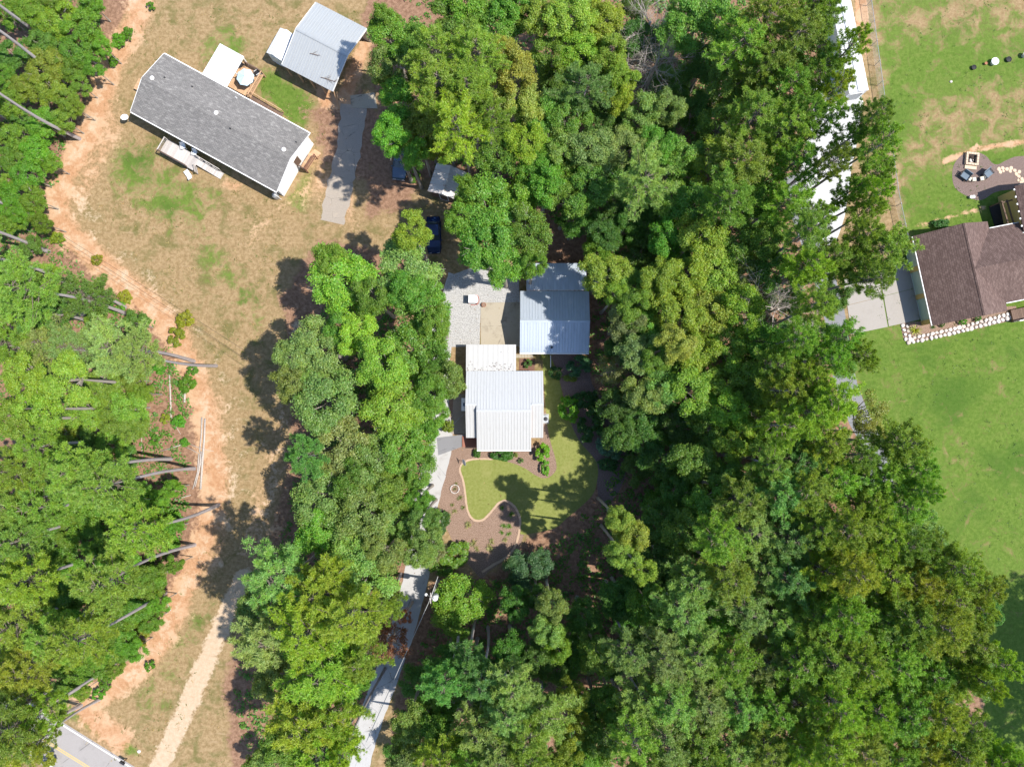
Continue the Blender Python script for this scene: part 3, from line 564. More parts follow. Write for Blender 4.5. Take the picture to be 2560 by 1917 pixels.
ZONES = [
 ('trees of the left-hand wood', '''20,40,30,s 75,25,38,s 130,45,42,S 188,58,38,s 170,108,38,s 95,90,34,k 30,130,38,k 100,150,42,S 150,150,30,s 60,190,34,S 112,200,34,S 150,225,26,S 25,230,30,s
 95,268,34,s 140,262,24,S 40,300,34,S 82,330,34,s 15,345,30,s 62,380,32,s 30,430,34,s 76,430,26,s 95,482,22,s 20,482,30,s 70,535,24,k 20,575,26,s 35,0,30,s 120,0,30,s 200,10,30,s 225,105,22,s 205,150,24,s 175,185,22,S 165,232,20,S 45,255,26,k 12,170,26,s 10,290,22,S 110,355,20,s 45,345,26,k 10,400,22,S 48,465,24,s
 96,598,34,S 40,590,30,S 45,650,58,p 100,680,44,D 183,640,46,D 30,745,48,p 105,742,44,P 160,752,50,P 300,765,40,P 225,735,32,s 215,695,24,s 300,700,28,k
 60,812,46,y 150,818,52,y 238,832,44,S 285,880,40,S 92,882,48,y 190,892,48,S 250,915,36,S 30,905,42,y 315,850,24,S 140,940,30,S 290,820,26,S
 90,965,48,p 180,962,42,k 40,1015,50,p 140,1040,45,k 78,1095,56,p 175,1115,45,s 40,1165,52,p 125,1185,45,s 60,1255,52,q 150,1275,45,k 40,1345,52,p 118,1370,52,p 62,1445,48,q 140,1460,35,k 30,1530,48,p 95,1530,36,q 40,1615,44,q 5,1440,40,p 5,1250,40,P 5,1090,40,p 85,1600,26,q 215,1005,40,s 230,1065,40,k 285,921,40,S 247,955,36,S 309,1071,36,s 376,1054,20,s 375,1140,24,s 380,1218,20,s 327,1250,30,s 270,1110,34,k 250,1180,38,s 290,1180,34,k 240,1260,40,s 300,1310,34,s 230,1340,40,s 270,1390,34,s 210,1420,36,s
 345,1075,24,s 340,1110,22,u 350,1150,28,s 375,1120,18,u 335,1245,28,s 372,1172,18,u 345,1300,22,s 330,1340,24,s 290,1400,24,s 252,1440,20,S 300,1375,20,v 225,1475,18,u 400,830,20,u 395,690,20,v 380,728,22,v 268,640,16,v 120,512,16,v 205,560,14,v 250,660,18,u 340,795,14,u 385,910,14,u 330,950,12,u 412,800,12,u 395,955,10,u 352,905,12,v 318,1440,12,u 210,1500,14,u 180,1490,18,S 130,1545,16,S 95,1640,24,v 272,68,14,u 322,8,10,u 240,130,12,u 255,85,16,u'''),
 ('trees between the dirt track and the white house', '''742,608,74,b 715,560,36,b 880,590,70,g 890,505,42,y 915,650,56,o 690,755,68,g 640,770,46,g 770,720,44,y 890,755,70,o 940,700,36,o 825,790,58,y 965,820,42,g 930,850,46,o 700,862,74,g 640,830,42,g 855,872,64,y 735,965,78,g 662,985,40,B 800,1000,58,g 868,958,58,o 905,1015,40,o 845,1060,46,o 700,1075,66,g 690,1150,50,b 790,1100,66,g 760,1165,58,g 860,1120,48,g 740,1215,50,b
 945,780,38,o 932,892,38,o 912,935,34,o 915,1110,34,g 925,1160,34,g 900,1190,36,g 945,1130,30,x 980,1200,32,u 955,1220,28,u 930,1185,34,w 905,1075,30,o
 600,1245,66,P 565,1300,50,g 690,1275,66,q 790,1235,60,g 830,1190,42,g 585,1375,62,P 660,1370,58,q 755,1330,60,q 830,1290,40,q 610,1470,56,g 700,1450,66,q 780,1420,44,q 650,1560,58,q 720,1540,50,q 600,1630,48,g 690,1630,56,q 745,1620,30,q 840,1388,42,r 875,1330,16,r 560,1645,30,s'''),
 ('trees north of the white house', '''850,90,54,o 830,50,30,o 905,95,40,o 850,150,50,g 940,110,48,p 985,60,52,o 1000,10,50,o 950,190,60,p 1030,120,54,p 1010,200,56,p 865,240,56,b 845,290,40,b 920,270,56,y 990,280,60,q 912,322,40,y 972,322,26,y 880,330,40,b 1110,160,48,Y 1120,225,48,Y 1085,120,36,Y 1075,60,56,o 1110,15,48,o 1060,260,44,p 1075,330,50,o 1130,310,46,y
 1050,455,76,o 1000,475,46,o 1110,440,56,b 1140,500,52,o 1050,530,60,o 1015,418,36,b 1090,575,50,o 1150,575,30,o 1180,400,44,b 1225,430,44,o 1160,360,40,b 1215,370,44,b 1305,590,46,y 1290,545,36,b 1330,640,30,y 945,330,26,y 895,380,14,u'''),
 ('trees of the upper right wood', '''1160,40,48,y 1230,40,52,y 1300,55,48,y 1190,120,42,o 1245,112,44,y 1315,130,42,y 1340,175,34,y 1200,185,38,d 1262,190,48,B 1330,212,34,y 1370,20,30,d 1480,55,54,o 1540,40,56,o 1600,95,56,p 1660,35,56,p 1515,150,48,d 1580,185,52,o 1650,140,52,p 1720,75,56,p 1765,45,44,p 1835,102,32,q 1700,190,52,p 1765,160,44,p 1802,192,30,q 1755,15,40,p
 1160,255,48,o 1225,255,50,o 1300,265,44,d 1380,255,44,g 1440,240,38,g 1500,245,42,d 1560,270,48,o 1630,250,52,p 1700,275,48,p 1740,250,34,p 1220,330,46,g 1280,330,52,g 1345,320,44,g 1420,320,40,o 1390,395,56,P 1465,345,50,o 1530,360,54,y 1600,350,50,p 1660,345,46,y 1720,350,42,p
 1190,330,34,b 1270,410,50,o 1320,440,44,d 1360,470,36,d 1440,430,48,o 1500,440,50,o 1570,430,50,p 1640,430,50,o 1695,440,42,p 1240,480,36,d 1300,500,40,d 1380,550,42,d 1440,520,48,o 1510,510,52,y 1585,515,50,o 1650,520,44,o
 1880,255,38,p 1895,310,42,p 1792,255,32,p 1828,305,28,p 1798,352,32,p 1832,415,28,p 1890,375,34,p 1890,420,26,q 1868,455,28,p 1765,470,32,p 1905,540,50,p 1860,510,36,p 1835,575,42,p 1885,600,34,p 1740,500,42,p 1790,560,40,p 1740,575,40,q'''),
 ('trees of the wood right of the white house', '''1370,625,46,o 1420,605,44,y 1480,595,50,y 1540,590,50,y 1600,590,50,g 1655,590,40,o 1348,694,44,h 1400,705,44,o 1460,680,50,y 1530,665,54,y 1600,670,50,y 1455,745,40,Y 1415,770,36,o 1392,849,46,g 1327,876,40,d 1345,940,40,d 1385,900,46,d 1390,960,42,d 1335,750,34,d 1380,720,44,o 1360,660,36,o 1320,800,34,w 1378,765,46,h 1500,755,50,y 1570,745,50,y 1640,735,40,o 1720,735,40,p 1785,775,40,p 1850,768,34,p 1815,730,36,p 1760,660,38,p 1740,820,38,q 1670,790,40,p
 1430,830,48,g 1490,840,52,y 1560,830,50,y 1630,825,50,o 1695,845,48,q 1470,915,46,d 1530,920,48,o 1592,945,52,y 1640,905,44,y 1690,920,44,q 1570,885,42,y 1745,890,44,q 1800,865,42,q 1865,890,46,t 1880,935,30,t 1425,990,40,d 1500,1000,50,o 1570,1030,44,o 1465,1060,42,d 1530,1085,48,o 1600,1080,50,p 1660,1005,44,p 1720,995,50,B 1780,955,44,q 1680,1065,52,B 1740,1060,44,p 1800,1035,48,p 1850,985,40,p 1945,955,46,p 1975,1010,38,p 1900,1035,46,p 1870,1090,44,p 1950,1090,48,p 1990,1060,28,p
 1335,1120,34,Y 1360,1150,40,Y 1345,1195,36,Y 1385,1230,30,Y 1420,1120,42,d 1480,1145,48,o 1550,1165,48,p 1620,1145,54,P 1700,1160,54,B 1760,1140,48,p 1830,1145,48,q 1900,1155,48,q 1955,1175,42,p'''),
 ('pines of the lower right wood', '''2020,1195,40,p 2065,1225,40,p 2115,1265,36,p 1440,1225,46,d 1500,1255,48,P 1570,1245,48,p 1640,1225,48,P 1700,1245,48,B 1770,1225,44,q 1840,1235,48,q 1905,1240,48,q 1975,1255,48,q 2045,1290,46,p 2100,1310,38,p
 1260,1330,40,d 1330,1295,42,d 1400,1305,44,o 1470,1325,48,P 1540,1335,44,o 1610,1315,54,P 1680,1335,48,P 1750,1315,48,p 1820,1325,48,q 1890,1325,48,p 1960,1335,48,p 2030,1355,48,q 2090,1380,46,p 2145,1425,38,q
 1225,1415,36,d 1290,1415,42,o 1360,1405,44,P 1430,1415,48,P 1500,1415,48,P 1575,1425,48,p 1650,1425,48,P 1720,1425,48,p 1790,1425,48,p 1860,1435,48,q 1930,1435,48,p 2000,1445,48,p 2060,1455,42,p 2120,1470,30,q
 1320,1515,42,o 1390,1505,44,P 1450,1515,48,P 1520,1515,48,P 1600,1525,48,P 1670,1525,48,p 1740,1525,48,p 1810,1525,48,q 1880,1525,48,q 1950,1535,48,p 2020,1545,44,q 2080,1570,40,p 1300,1595,42,o 1370,1595,48,p 1440,1605,48,P 1510,1605,48,p 1580,1615,48,P 1650,1615,48,p 1720,1615,48,q 1790,1615,48,q 1860,1615,48,p 1930,1625,48,p 2000,1635,48,q 2070,1630,44,p 2135,1640,44,q 2190,1648,36,q 1400,1660,40,p 1540,1665,40,p 1700,1665,40,q 1830,1668,40,p'''),
 ('trees beside the lower driveway', '''1000,1290,58,S 985,1330,46,S 1140,1225,48,z 1190,1300,36,g 1160,1285,30,d 1180,1360,34,g 1110,1300,34,d 1100,1400,38,d 1160,1420,36,d 960,1470,46,B 1010,1430,38,B 940,1520,42,o 1040,1470,40,B 1105,1480,50,P 1095,1540,46,P 1170,1545,54,P 1130,1590,46,p 1235,1500,32,y 1240,1570,34,y 1220,1620,32,y 880,1560,42,g 905,1600,40,y 960,1580,46,o 1030,1575,48,P 1080,1620,48,P 880,1645,40,g 950,1645,44,q 1020,1650,42,p 1150,1648,40,p 1270,1650,36,o'''),
]
LAND = [('grey-roofed mobile home', 540, 270), ('metal-roofed barn', 700, 110), ('dark blue car', 937, 500), ('white-roofed house', 1085, 890), ('blue-shaded metal garage', 1035 + 165, 700),
 ('bare grey trees at the top', 1420, 70), ('leafless grey tree in the wood', 1710, 650), ('brown-roofed house', 2080, 600), ('long white metal building', 1850, 110), ('curved lawn', 1160, 1080), ('utility pole', 935, 1290),
 ('paved road', 150, 1600), ('pile of felled logs', 435, 980), ('lower end of the dirt track', 420, 1480), ('top left corner of the photo', 0, 0), ('left edge above the logs', 0, 700), ('bottom left of the wood', 0, 1250), ('rusty-roofed shed', 960, 400),
 ('white drive at the bottom', 800, 1560), ('lower right corner of the photo', 2211, 1656), ('middle of the bottom edge', 1250, 1656), ('right lawn', 2080, 1130), ('top edge, right of the bare trees', 1620, 0), ('heart of the right-hand wood', 1560, 850), ('heart of the lower wood', 1560, 1300), ('bottom edge, right of middle', 1680, 1656), ('upper wood, centre', 1480, 400), ('silver vehicle', 868, 375), ('middle of the dirt track', 610, 900), ('red clay strip at the left wood', 330, 780), ('lower left bend of the track', 330, 1420), ('mulch bed', 1010, 1150), ('trees left of the carport', 850, 780), ('fire pit', 2090, 340), ('golden tree by the lawn', 1360, 1170), ('right-hand lane', 1890, 960), ('left edge, halfway down', 0, 960), ('left wood opposite the logs', 200, 1000), ('upper left wood', 100, 300), ('wood below the curved lawn', 1330, 1400), ('lower right wood edge', 2120, 1420), ('trees above the road', 130, 1450), ('column of trees by the track', 640, 1500), ('trees left of the mulch bed', 760, 1150)]
ORD = ['nearest', 'second nearest', 'third nearest', 'fourth nearest', 'fifth nearest', 'sixth nearest', 'seventh nearest', 'eighth nearest', 'ninth nearest', 'tenth nearest', 'eleventh nearest', 'twelfth nearest', 'thirteenth nearest', 'fourteenth nearest', 'fifteenth nearest', 'sixteenth nearest', 'seventeenth nearest', 'eighteenth nearest', 'nineteenth nearest', 'twentieth nearest', 'twenty-first nearest', 'twenty-second nearest']
TREES = []
for grp, txt in ZONES:
    for w in txt.split():
        x, y, r, k = w.split(','); TREES.append([float(x), float(y), float(r), k, grp])
fr = random.Random(21)
def fill(poly, n, mind, kinds, grp, rr):
    px = []
    for _ in range(n * 30):
        x, y = fr.uniform(min(p[0] for p in poly), max(p[0] for p in poly)), fr.uniform(min(p[1] for p in poly), max(p[1] for p in poly)); c_ = False; j = len(poly) - 1
        for i in range(len(poly)):
            (xi, yi), (xj, yj) = poly[i], poly[j]
            if (yi > y) != (yj > y) and x < (xj - xi) * (y - yi) / (yj - yi) + xi: c_ = not c_
            j = i
        if c_ and all((x - a) ** 2 + (y - b_) ** 2 > mind ** 2 for a, b_ in px): px.append((x, y))
        if len(px) >= n: break
    for x, y in px: TREES.append([x, y, fr.uniform(*rr), fr.choice(kinds), grp])
fill([(1180, 20), (1750, 20), (1700, 300), (1640, 560), (1700, 800), (1850, 1050), (2000, 1250), (2040, 1500), (1950, 1640), (1250, 1640), (1260, 1380), (1440, 1260), (1500, 1000), (1420, 820), (1400, 600), (1300, 480), (1200, 300)], 95, 62, 'kkd', 'understorey of the right-hand wood', (34, 48))
fill([(900, 1420), (1250, 1370), (1270, 1650), (860, 1650)], 24, 56, 'kkdo', 'understorey beside the lower driveway', (32, 46))
fill([(1335, 880), (1500, 860), (1480, 1250), (1300, 1420), (1230, 1390), (1330, 1260), (1420, 1100), (1370, 1000)], 13, 60, 'kkd', 'understorey right of the curved lawn', (30, 44))
fill([(660, 760), (890, 580), (940, 850), (890, 1080), (850, 1280), (760, 1620), (610, 1620), (620, 1270), (700, 1100)], 26, 60, 'kko', 'understorey left of the white house', (32, 46))
fill([(1880, 1090), (1990, 1120), (2060, 1230), (2130, 1330), (2150, 1440), (2060, 1490), (2070, 1640), (1880, 1640)], 30, 55, 'kkd', 'understorey at the right edge of the lower wood', (32, 44))
fill([(1700, 560), (1800, 620), (1830, 760), (1760, 1000), (1680, 950), (1640, 760)], 12, 55, 'kd', 'understorey left of the lane', (30, 42))
fill([(140, 960), (300, 1000), (330, 1240), (260, 1420), (140, 1480), (120, 1200)], 20, 48, 'ssk', 'understorey of the lower left wood', (30, 42))
# pines beyond the right edge, whose shade falls on the lawn
for bx, by, h in ((2775, 1540, 19), (2760, 1610, 20), (2740, 1690, 19), (2770, 1780, 20), (2725, 1860, 18), (2800, 1660, 20), (2800, 1590, 18), (2790, 1730, 20)):
    f = CAM_H / (CAM_H - h); TREES.append([(1280 + (bx - 1280) * f) / DS, (1025 + (by - 1025) * f) / DS, 62, 'D', 'pines beyond the right edge', h])
# pines whose bare trunks stand at the edge of the left wood, given by the foot of the trunk
for bx, by, h, k in ((125, 105, 19, 'p'), (157, 203, 19, 'p'), (203, 350, 20, 'p'), (75, 328, 18, 'p'), (35, 325, 19, 'q'), (42, 376, 19, 'p'), (78, 537, 18, 'p'), (125, 630, 18, 'p'), (318, 785, 18.5, 'p'), (178, 706, 17, 'P'), (50, 800, 18, 'p'), (485, 903, 17.5, 'P'), (427, 1147, 19, 'p'), (485, 1171, 20, 'p'), (545, 1262, 19, 'q'), (485, 1362, 19, 'p'), (412, 1482, 18, 'q'), (262, 1673, 18, 'p')):
    f = CAM_H / (CAM_H - h); cx, cy = 1280 + (bx - 1280) * f, 1025 + (by - 1025) * f
    TREES.append([cx / DS, cy / DS, 58, k, 'trees of the left-hand wood', h])
LABEL = {}
bykind = {}
for i, T in enumerate(TREES): bykind.setdefault(T[3], []).append(i)
for k, ids in bykind.items():
    best = {i: (99, 1e18, 0) for i in ids}
    for j, (nm, lx, ly) in enumerate(LAND):
        o_ = sorted(ids, key=lambda i: (TREES[i][0] - lx) ** 2 + (TREES[i][1] - ly) ** 2)
        for n_, i in enumerate(o_[:len(ORD)]):
            d_ = (TREES[i][0] - lx) ** 2 + (TREES[i][1] - ly) ** 2
            if (n_, d_) < best[i][:2]: best[i] = (n_, d_, j)
    for i in ids: LABEL[i] = K[k][4] + ', ' + ORD[best[i][0]] + ' to the ' + LAND[best[i][2]][0] if len(ids) > 1 else K[k][4] + ' by the ' + LAND[best[i][2]][0]
tr = random.Random(3)
NO_TRUNK = [[(340, 290), (420, 150), (800, 345), (715, 500)], [(712, 170), (790, 20), (915, 85), (840, 240)], [(672, 140), (705, 80), (740, 95), (708, 160)], [(1068, 485), (1092, 415), (1168, 438), (1146, 505)], [(1305, 655), (1475, 655), (1475, 885), (1305, 885)], [(1160, 858), (1362, 858), (1362, 1128), (1160, 1128)],
  [(2240, 600), (2440, 540), (2700, 540), (2700, 780), (2300, 820)], [(2058, -60), (2108, -70), (2160, 240), (2112, 246)], [(1100, 690), (1300, 670), (1300, 865), (1110, 865)], [(2110, 695), (2290, 650), (2300, 800), (2130, 838)], LAWN, [(1060, 540), (1112, 540), (1112, 640), (1060, 640)], [(975, 340), (1032, 340), (1032, 455), (975, 455)], [tuple(along(-6)[0]), tuple(along(-6)[1]), tuple(along(124)[1]), tuple(along(124)[0])]]
NO_LINE = [([(1106, 830), (1092, 1000), (1100, 1110), (1074, 1220), (1054, 1340), (1036, 1460), (998, 1600), (945, 1745), (906, 1860), (870, 2010)], 36), ([(1975, 440), (2010, 550), (2062, 700), (2098, 860), (2132, 1010), (2184, 1120), (2215, 1260)], 32), ([(884, 262), (850, 460), (806, 640), (735, 870), (694, 1140), (620, 1420), (520, 1640), (392, 1930)], 34)]
def blocked(px, py):
    for poly in NO_TRUNK:
        c_ = False; j = len(poly) - 1
        for i in range(len(poly)):
            (xi, yi), (xj, yj) = poly[i], poly[j]
            if (yi > py) != (yj > py) and px < (xj - xi) * (py - yi) / (yj - yi + 1e-9) + xi: c_ = not c_
            j = i
        if c_: return True
    for pts, w in NO_LINE:
        for (x0, y0), (x1, y1) in zip(pts, pts[1:]):
            ux, uy = x1 - x0, y1 - y0; s_ = max(0, min(1, ((px - x0) * ux + (py - y0) * uy) / (ux * ux + uy * uy)))
            if math.hypot(px - x0 - s_ * ux, py - y0 - s_ * uy) < w: return True
    return False
def grow(i, T):
    x, y, r, k, grp = T[:5]; sp, zc, hh, tint, words = K[k]
    zc = T[5] if len(T) > 5 else zc * tr.uniform(.9, 1.1) * (.6 if sp == 'pine' and x < 200 else 1.0)
    if sp != 'bush':
        for fct in (1, .9, 1.1, .8, 1.2, .7, .6, .5, 1.3, .4):
            q_ = 1 - zc * fct / CAM_H; bx_, by_ = 1280 + (x * DS - 1280) * q_, 1025 + (y * DS - 1025) * q_
            if not blocked(bx_, by_): zc *= fct; break
    top = PD(x, y, zc); rm = r * DS * (CAM_H - zc) / FPX * (1.38 if sp == 'pine' else 1.14)
    jx = (lambda a: tuple(c * (1 + tr.uniform(-a, a)) for c in tint))(.13); s_ = tr.uniform(.86, 1.14); col = (*[c * s_ for c in jx], 1)
    name = {'pine': 'pine_tree', 'oak': 'broadleaf_tree', 'thin': 'sparse_tree', 'sapling': 'sapling', 'bush': 'shrub'}[sp]
    cat = 'bush' if sp == 'bush' else 'tree'
    t = thing(name, LABEL[i], cat, (top.x, top.y, 0), tr.uniform(0, 6.28), grp)
    if sp == 'pine':
        cm, lm = PINE[tr.randrange(8)]; R0, s3 = 2.6, hh / 3.0; tm = TR_P[tr.randrange(4)]; trad = .12 + rm * .022
        top_h = zc + hh * .5
    elif sp in ('oak', 'thin', 'sapling'):
        cm, lm = (THIN[tr.randrange(2)] if sp == 'thin' else OAK[tr.randrange(10)]); R0, s3 = 3.0, hh / 2.55 * tr.uniform(.9, 1.15); tm = TR_O[tr.randrange(3)]; trad = (.03 + rm * .03) if sp == 'sapling' else (.1 + rm * .05); top_h = zc - hh * .55
    else:
        cm, lm = BUSH[tr.randrange(3)]; R0, s3 = 1.0, min(hh, max(.45, rm * .8)) ; tm = TR_O[0]; trad = .035; top_h = None
        zc = .75 * s3
    if sp == 'bush': s3 = zc / .75
    sc = (rm / R0, rm / R0 * tr.uniform(.9, 1.1), s3)
    if sp in ('oak', 'sapling', 'thin'): sc = (sc[0], sc[1], max(sc[2], .75 * sc[0]))
    c = link('crown', cm, t, (0, 0, zc), None, sc); c.color = col
    if sp != 'bush':
        link('limbs', lm, t, (0, 0, zc), None, sc)
        if sp != 'pine': top_h = zc - 2.2 * sc[2]
        link('trunk', tm, t, (0, 0, 0), None, (trad, trad, max(top_h, .6)))
    else: link('stem', tm, t, (0, 0, 0), None, (trad, trad, zc))
    return t
for i, T in enumerate(TREES): grow(i, T)

# leafless trees
def bare_tree(name, label, px, py, h, seed, spread, lean=(0, 0)):
    r = random.Random(seed); p = P(px, py, h * .75); t = thing(name, label, 'tree', (p.x, p.y, 0), 0, 'leafless trees')
    tb, lb = MB(), MB()
    def branch(b, p0, d, L, rad, depth):
        pts = [p0]; d = d.normalized(); n = 4
        for k in range(n):
            d = (d + Vector((r.gauss(0, .13), r.gauss(0, .13), r.gauss(.02, .1)))).normalized(); pts.append(pts[-1] + d * L / n)
        b.tube(pts, [rad * (1 - .62 * k / n) for k in range(n + 1)], 5 if depth < 2 else 3, False)
        if depth >= 4 or rad < .004: return
        for k in range(4 if depth < 3 else 3):
            q = pts[r.randrange(1, n + 1)]; nd = (d + Vector((r.gauss(0, .65), r.gauss(0, .65), r.gauss(0, .35)))).normalized()
            branch(b, q, nd, L * r.uniform(.45, .75), rad * .5, depth + 1)
    top = Vector((lean[0], lean[1], h * .62))
    tb.tube([(0, 0, 0), top * .35, top * .7, top], [.26, .2, .16, .12], 8)
    for k in range(13):
        a = k * 2.4 + r.uniform(-.4, .4); st_ = top * r.uniform(.5, 1.0)
        branch(lb, st_, Vector((math.cos(a) * spread, math.sin(a) * spread, r.uniform(.35, 1.3))), h * .27 * r.uniform(.7, 1.2), .055, 0)
    tb.build('trunk', M['deadwood'], t, True); lb.build('limbs', M['deadwood'], t)
bare_tree('leafless_tree', 'bare grey tree at the top edge, upper of two', 1635, 30, 16, 4, 1.2)
bare_tree('leafless_tree', 'bare grey tree near the top edge, lower of two', 1655, 125, 15, 8, 1.0)
bare_tree('leafless_tree', 'bare silvery tree deep in the wood left of the brown-roofed house', 1965, 765, 17, 15, 1.1)

# low undergrowth under the woods
def undergrowth():
    r = np.random.RandomState(77); polys = [[(-60, -60), (270, -60), (250, 100), (190, 200), (150, 400), (110, 560), (230, 700), (380, 800), (470, 960), (470, 1300), (380, 1500), (250, 1650), (100, 1740), (-60, 1720)],
      [(930, 60), (1080, -60), (2040, -60), (2050, 250), (1950, 480), (2000, 700), (2050, 980), (2140, 1100), (2290, 1340), (2420, 1520), (2400, 1980), (960, 1980), (1040, 1640), (1110, 1480), (1240, 1450), (1500, 1260), (1580, 1080), (1440, 900), (1490, 760), (1490, 640), (1420, 560), (1180, 480), (1000, 340)],
      [(840, 640), (1040, 680), (1070, 1000), (1030, 1300), (990, 1450), (860, 1900), (620, 1960), (590, 1700), (690, 1400), (750, 1150), (770, 880)]]
    global FX, FY; n = 17000; X = r.uniform(-60, 2450, n); Y = r.uniform(-60, 1980, n); sx, sy = FX, FY; FX, FY = X, Y
    ok = np.zeros(n, bool)
    for p in polys: ok |= inside(p)
    FX, FY = sx, sy; X, Y = X[ok], Y[ok]; cs, ns = [], []
    for x, y in zip(X, Y):
        b = P(x, y); rad = r.uniform(.3, .95); h = r.uniform(.1, .9) * rad * 1.3; m = 14
        u_ = unit(r.normal(size=(m, 3))); u_[:, 2] = np.abs(u_[:, 2]); cs.append(np.array([b.x, b.y, 0]) + u_ * np.array([rad, rad, h + .15]) * r.uniform(.5, 1, m)[:, None]); ns.append(unit(u_ * .4 + np.array([0, 0, .8]) + r.normal(size=(m, 3)) * .35))
    me = leaves_mesh('undergrowth', np.concatenate(cs), np.concatenate(ns), .30, .19, M['leaf'], r); o = link('undergrowth', me); o.color = (.11, .245, .036, 1)
    tag(o, 'low dark green undergrowth on the floor of the woods', 'undergrowth', None, 'stuff')
undergrowth()
# ------------------------------------------------------------------ buildings
_panel = {}
def panel_mesh(w, l, mat, pitch=.375, rib=.035, rw=.05):
    key = (round(w, 3), round(l, 3), mat.name)
    if key in _panel: return _panel[key]
    prof = [(0, 0)]; x = pitch / 2
    while x < w - .08:
        prof += [(x - rw, 0), (x - rw * .45, rib), (x + rw * .45, rib), (x + rw, 0)]; x += pitch
    prof += [(w, 0)]; n = len(prof); b = MB()
    top0 = [(p[0], 0, p[1]) for p in prof]; top1 = [(p[0], l, p[1]) for p in prof]
    bot = [(0, 0, -.015), (w, 0, -.015), (w, l, -.015), (0, l, -.015)]
    vs_ = top0 + top1 + bot; k = 2 * n
    fs_ = [(i, i + 1, n + i + 1, n + i) for i in range(n - 1)] + [(k + 3, k + 2, k + 1, k), tuple([k, k + 1] + list(range(n - 1, -1, -1))), tuple([k + 2, k + 3] + list(range(n, 2 * n))), (k, 0, n, k + 3), (k + 1, k + 2, 2 * n - 1, n - 1)]
    b.add(vs_, fs_); _panel[key] = b.mesh('roof_panel', mat); return _panel[key]
def panels(roof, x0, x1, ye, ze, yr, zr, mat, width=1.125, pitch=.375):
    """sheets laid from the eave (ye, ze) up to the ridge (yr, zr), side by side from x0 to x1"""
    L = math.hypot(yr - ye, zr - ze); sl = math.atan2(zr - ze, abs(yr - ye)); n = max(1, round((x1 - x0) / width)); w = (x1 - x0) / n
    me = panel_mesh(w - .004, L, mat, pitch)
    for i in range(n):
        if yr > ye: link('roof_panel', me, roof, (x0 + i * w + .002, ye, ze), (sl, 0, 0))
        else: link('roof_panel', me, roof, (x0 + (i + 1) * w - .002, ye, ze), (sl, 0, math.pi))
def window(parent, face, at, cz, w, h, plane, door=False, dmat=None):
    """a framed window (or door) on the wall face '+y', '-y', '+x' or '-x'"""
    s = 1 if face[0] == '+' else -1
    def bx(a0, a1, z0, z1, d0, d1, m):
        lo, hi = sorted((plane + s * d0, plane + s * d1))
        return m.box(a0, a1, lo, hi, z0, z1) if face[1] == 'y' else m.box(lo, hi, a0, a1, z0, z1)
    f = MB(); t = .07
    bx(at - w / 2 - t, at - w / 2, cz - h / 2 - t, cz + h / 2 + t, .003, .05, f); bx(at + w / 2, at + w / 2 + t, cz - h / 2 - t, cz + h / 2 + t, .003, .05, f)
    bx(at - w / 2, at + w / 2, cz + h / 2, cz + h / 2 + t, .003, .05, f); bx(at - w / 2, at + w / 2, cz - h / 2 - t, cz - h / 2, .003, .05, f)
    fo = f.build('door' if door else 'window', M['trim_white'], parent)
    p = MB(); bx(at - w / 2, at + w / 2, cz - h / 2, cz + h / 2, .003, .025, p); p.build('door_leaf' if door else 'pane', dmat or M['glass'], fo)
    return fo
def gable(name, label, cat, corners, ze, rise, wall, roofmat, kind='metal', over=.3, deck_t=.10, pitch=.375, width=1.125, walls=True, trim=None, group=None):
    loc, rz, L, W = frame4(*corners, ze); t = thing(name, label, cat, loc, rz, group); hl, hw = L / 2, W / 2; s = rise / hw
    drop = .06 if kind == 'metal' else 0.0
    if walls:
        yo, xo = hw - over, hl - over; zt = ze + s * over - deck_t - drop - .01; b = MB()
        b.extrude_x([(-yo, 0), (yo, 0), (yo, zt), (0, zt + s * yo), (-yo, zt)], -xo, xo); b.build('wall', wall, t)
    r = MB()
    r.extrude_x([(-hw, ze - deck_t - drop), (0, ze + rise - deck_t - drop), (hw, ze - deck_t - drop), (hw, ze - drop), (0, ze + rise - drop), (-hw, ze - drop)], -hl, hl)
    roof = r.build('roof', roofmat if kind != 'metal' else (trim or M['trim_white']), t)
    if kind == 'metal':
        panels(roof, -hl, hl, -hw - .05, ze - .04 - s * .05, 0, ze + rise - .04, roofmat, width, pitch); panels(roof, -hl, hl, hw + .05, ze - .04 - s * .05, 0, ze + rise - .04, roofmat, width, pitch)
    c = MB(); zc = ze + rise + (.01 if kind == 'metal' else 0.0); wd = .2 if kind == 'metal' else .16
    c.extrude_x([(-wd, zc - s * wd + .012), (0, zc + .012), (wd, zc - s * wd + .012), (wd, zc - s * wd + .035), (0, zc + .035), (-wd, zc - s * wd + .035)], -hl - .003, hl + .003); c.build('ridge_cap', roofmat, roof)
    return t, roof, L, W, s
def to_local(t, x, y, z):
    p = P(x, y, z); rz = t.rotation_euler.z; d = p - t.location
    return d.x * math.cos(rz) + d.y * math.sin(rz), -d.x * math.sin(rz) + d.y * math.cos(rz)

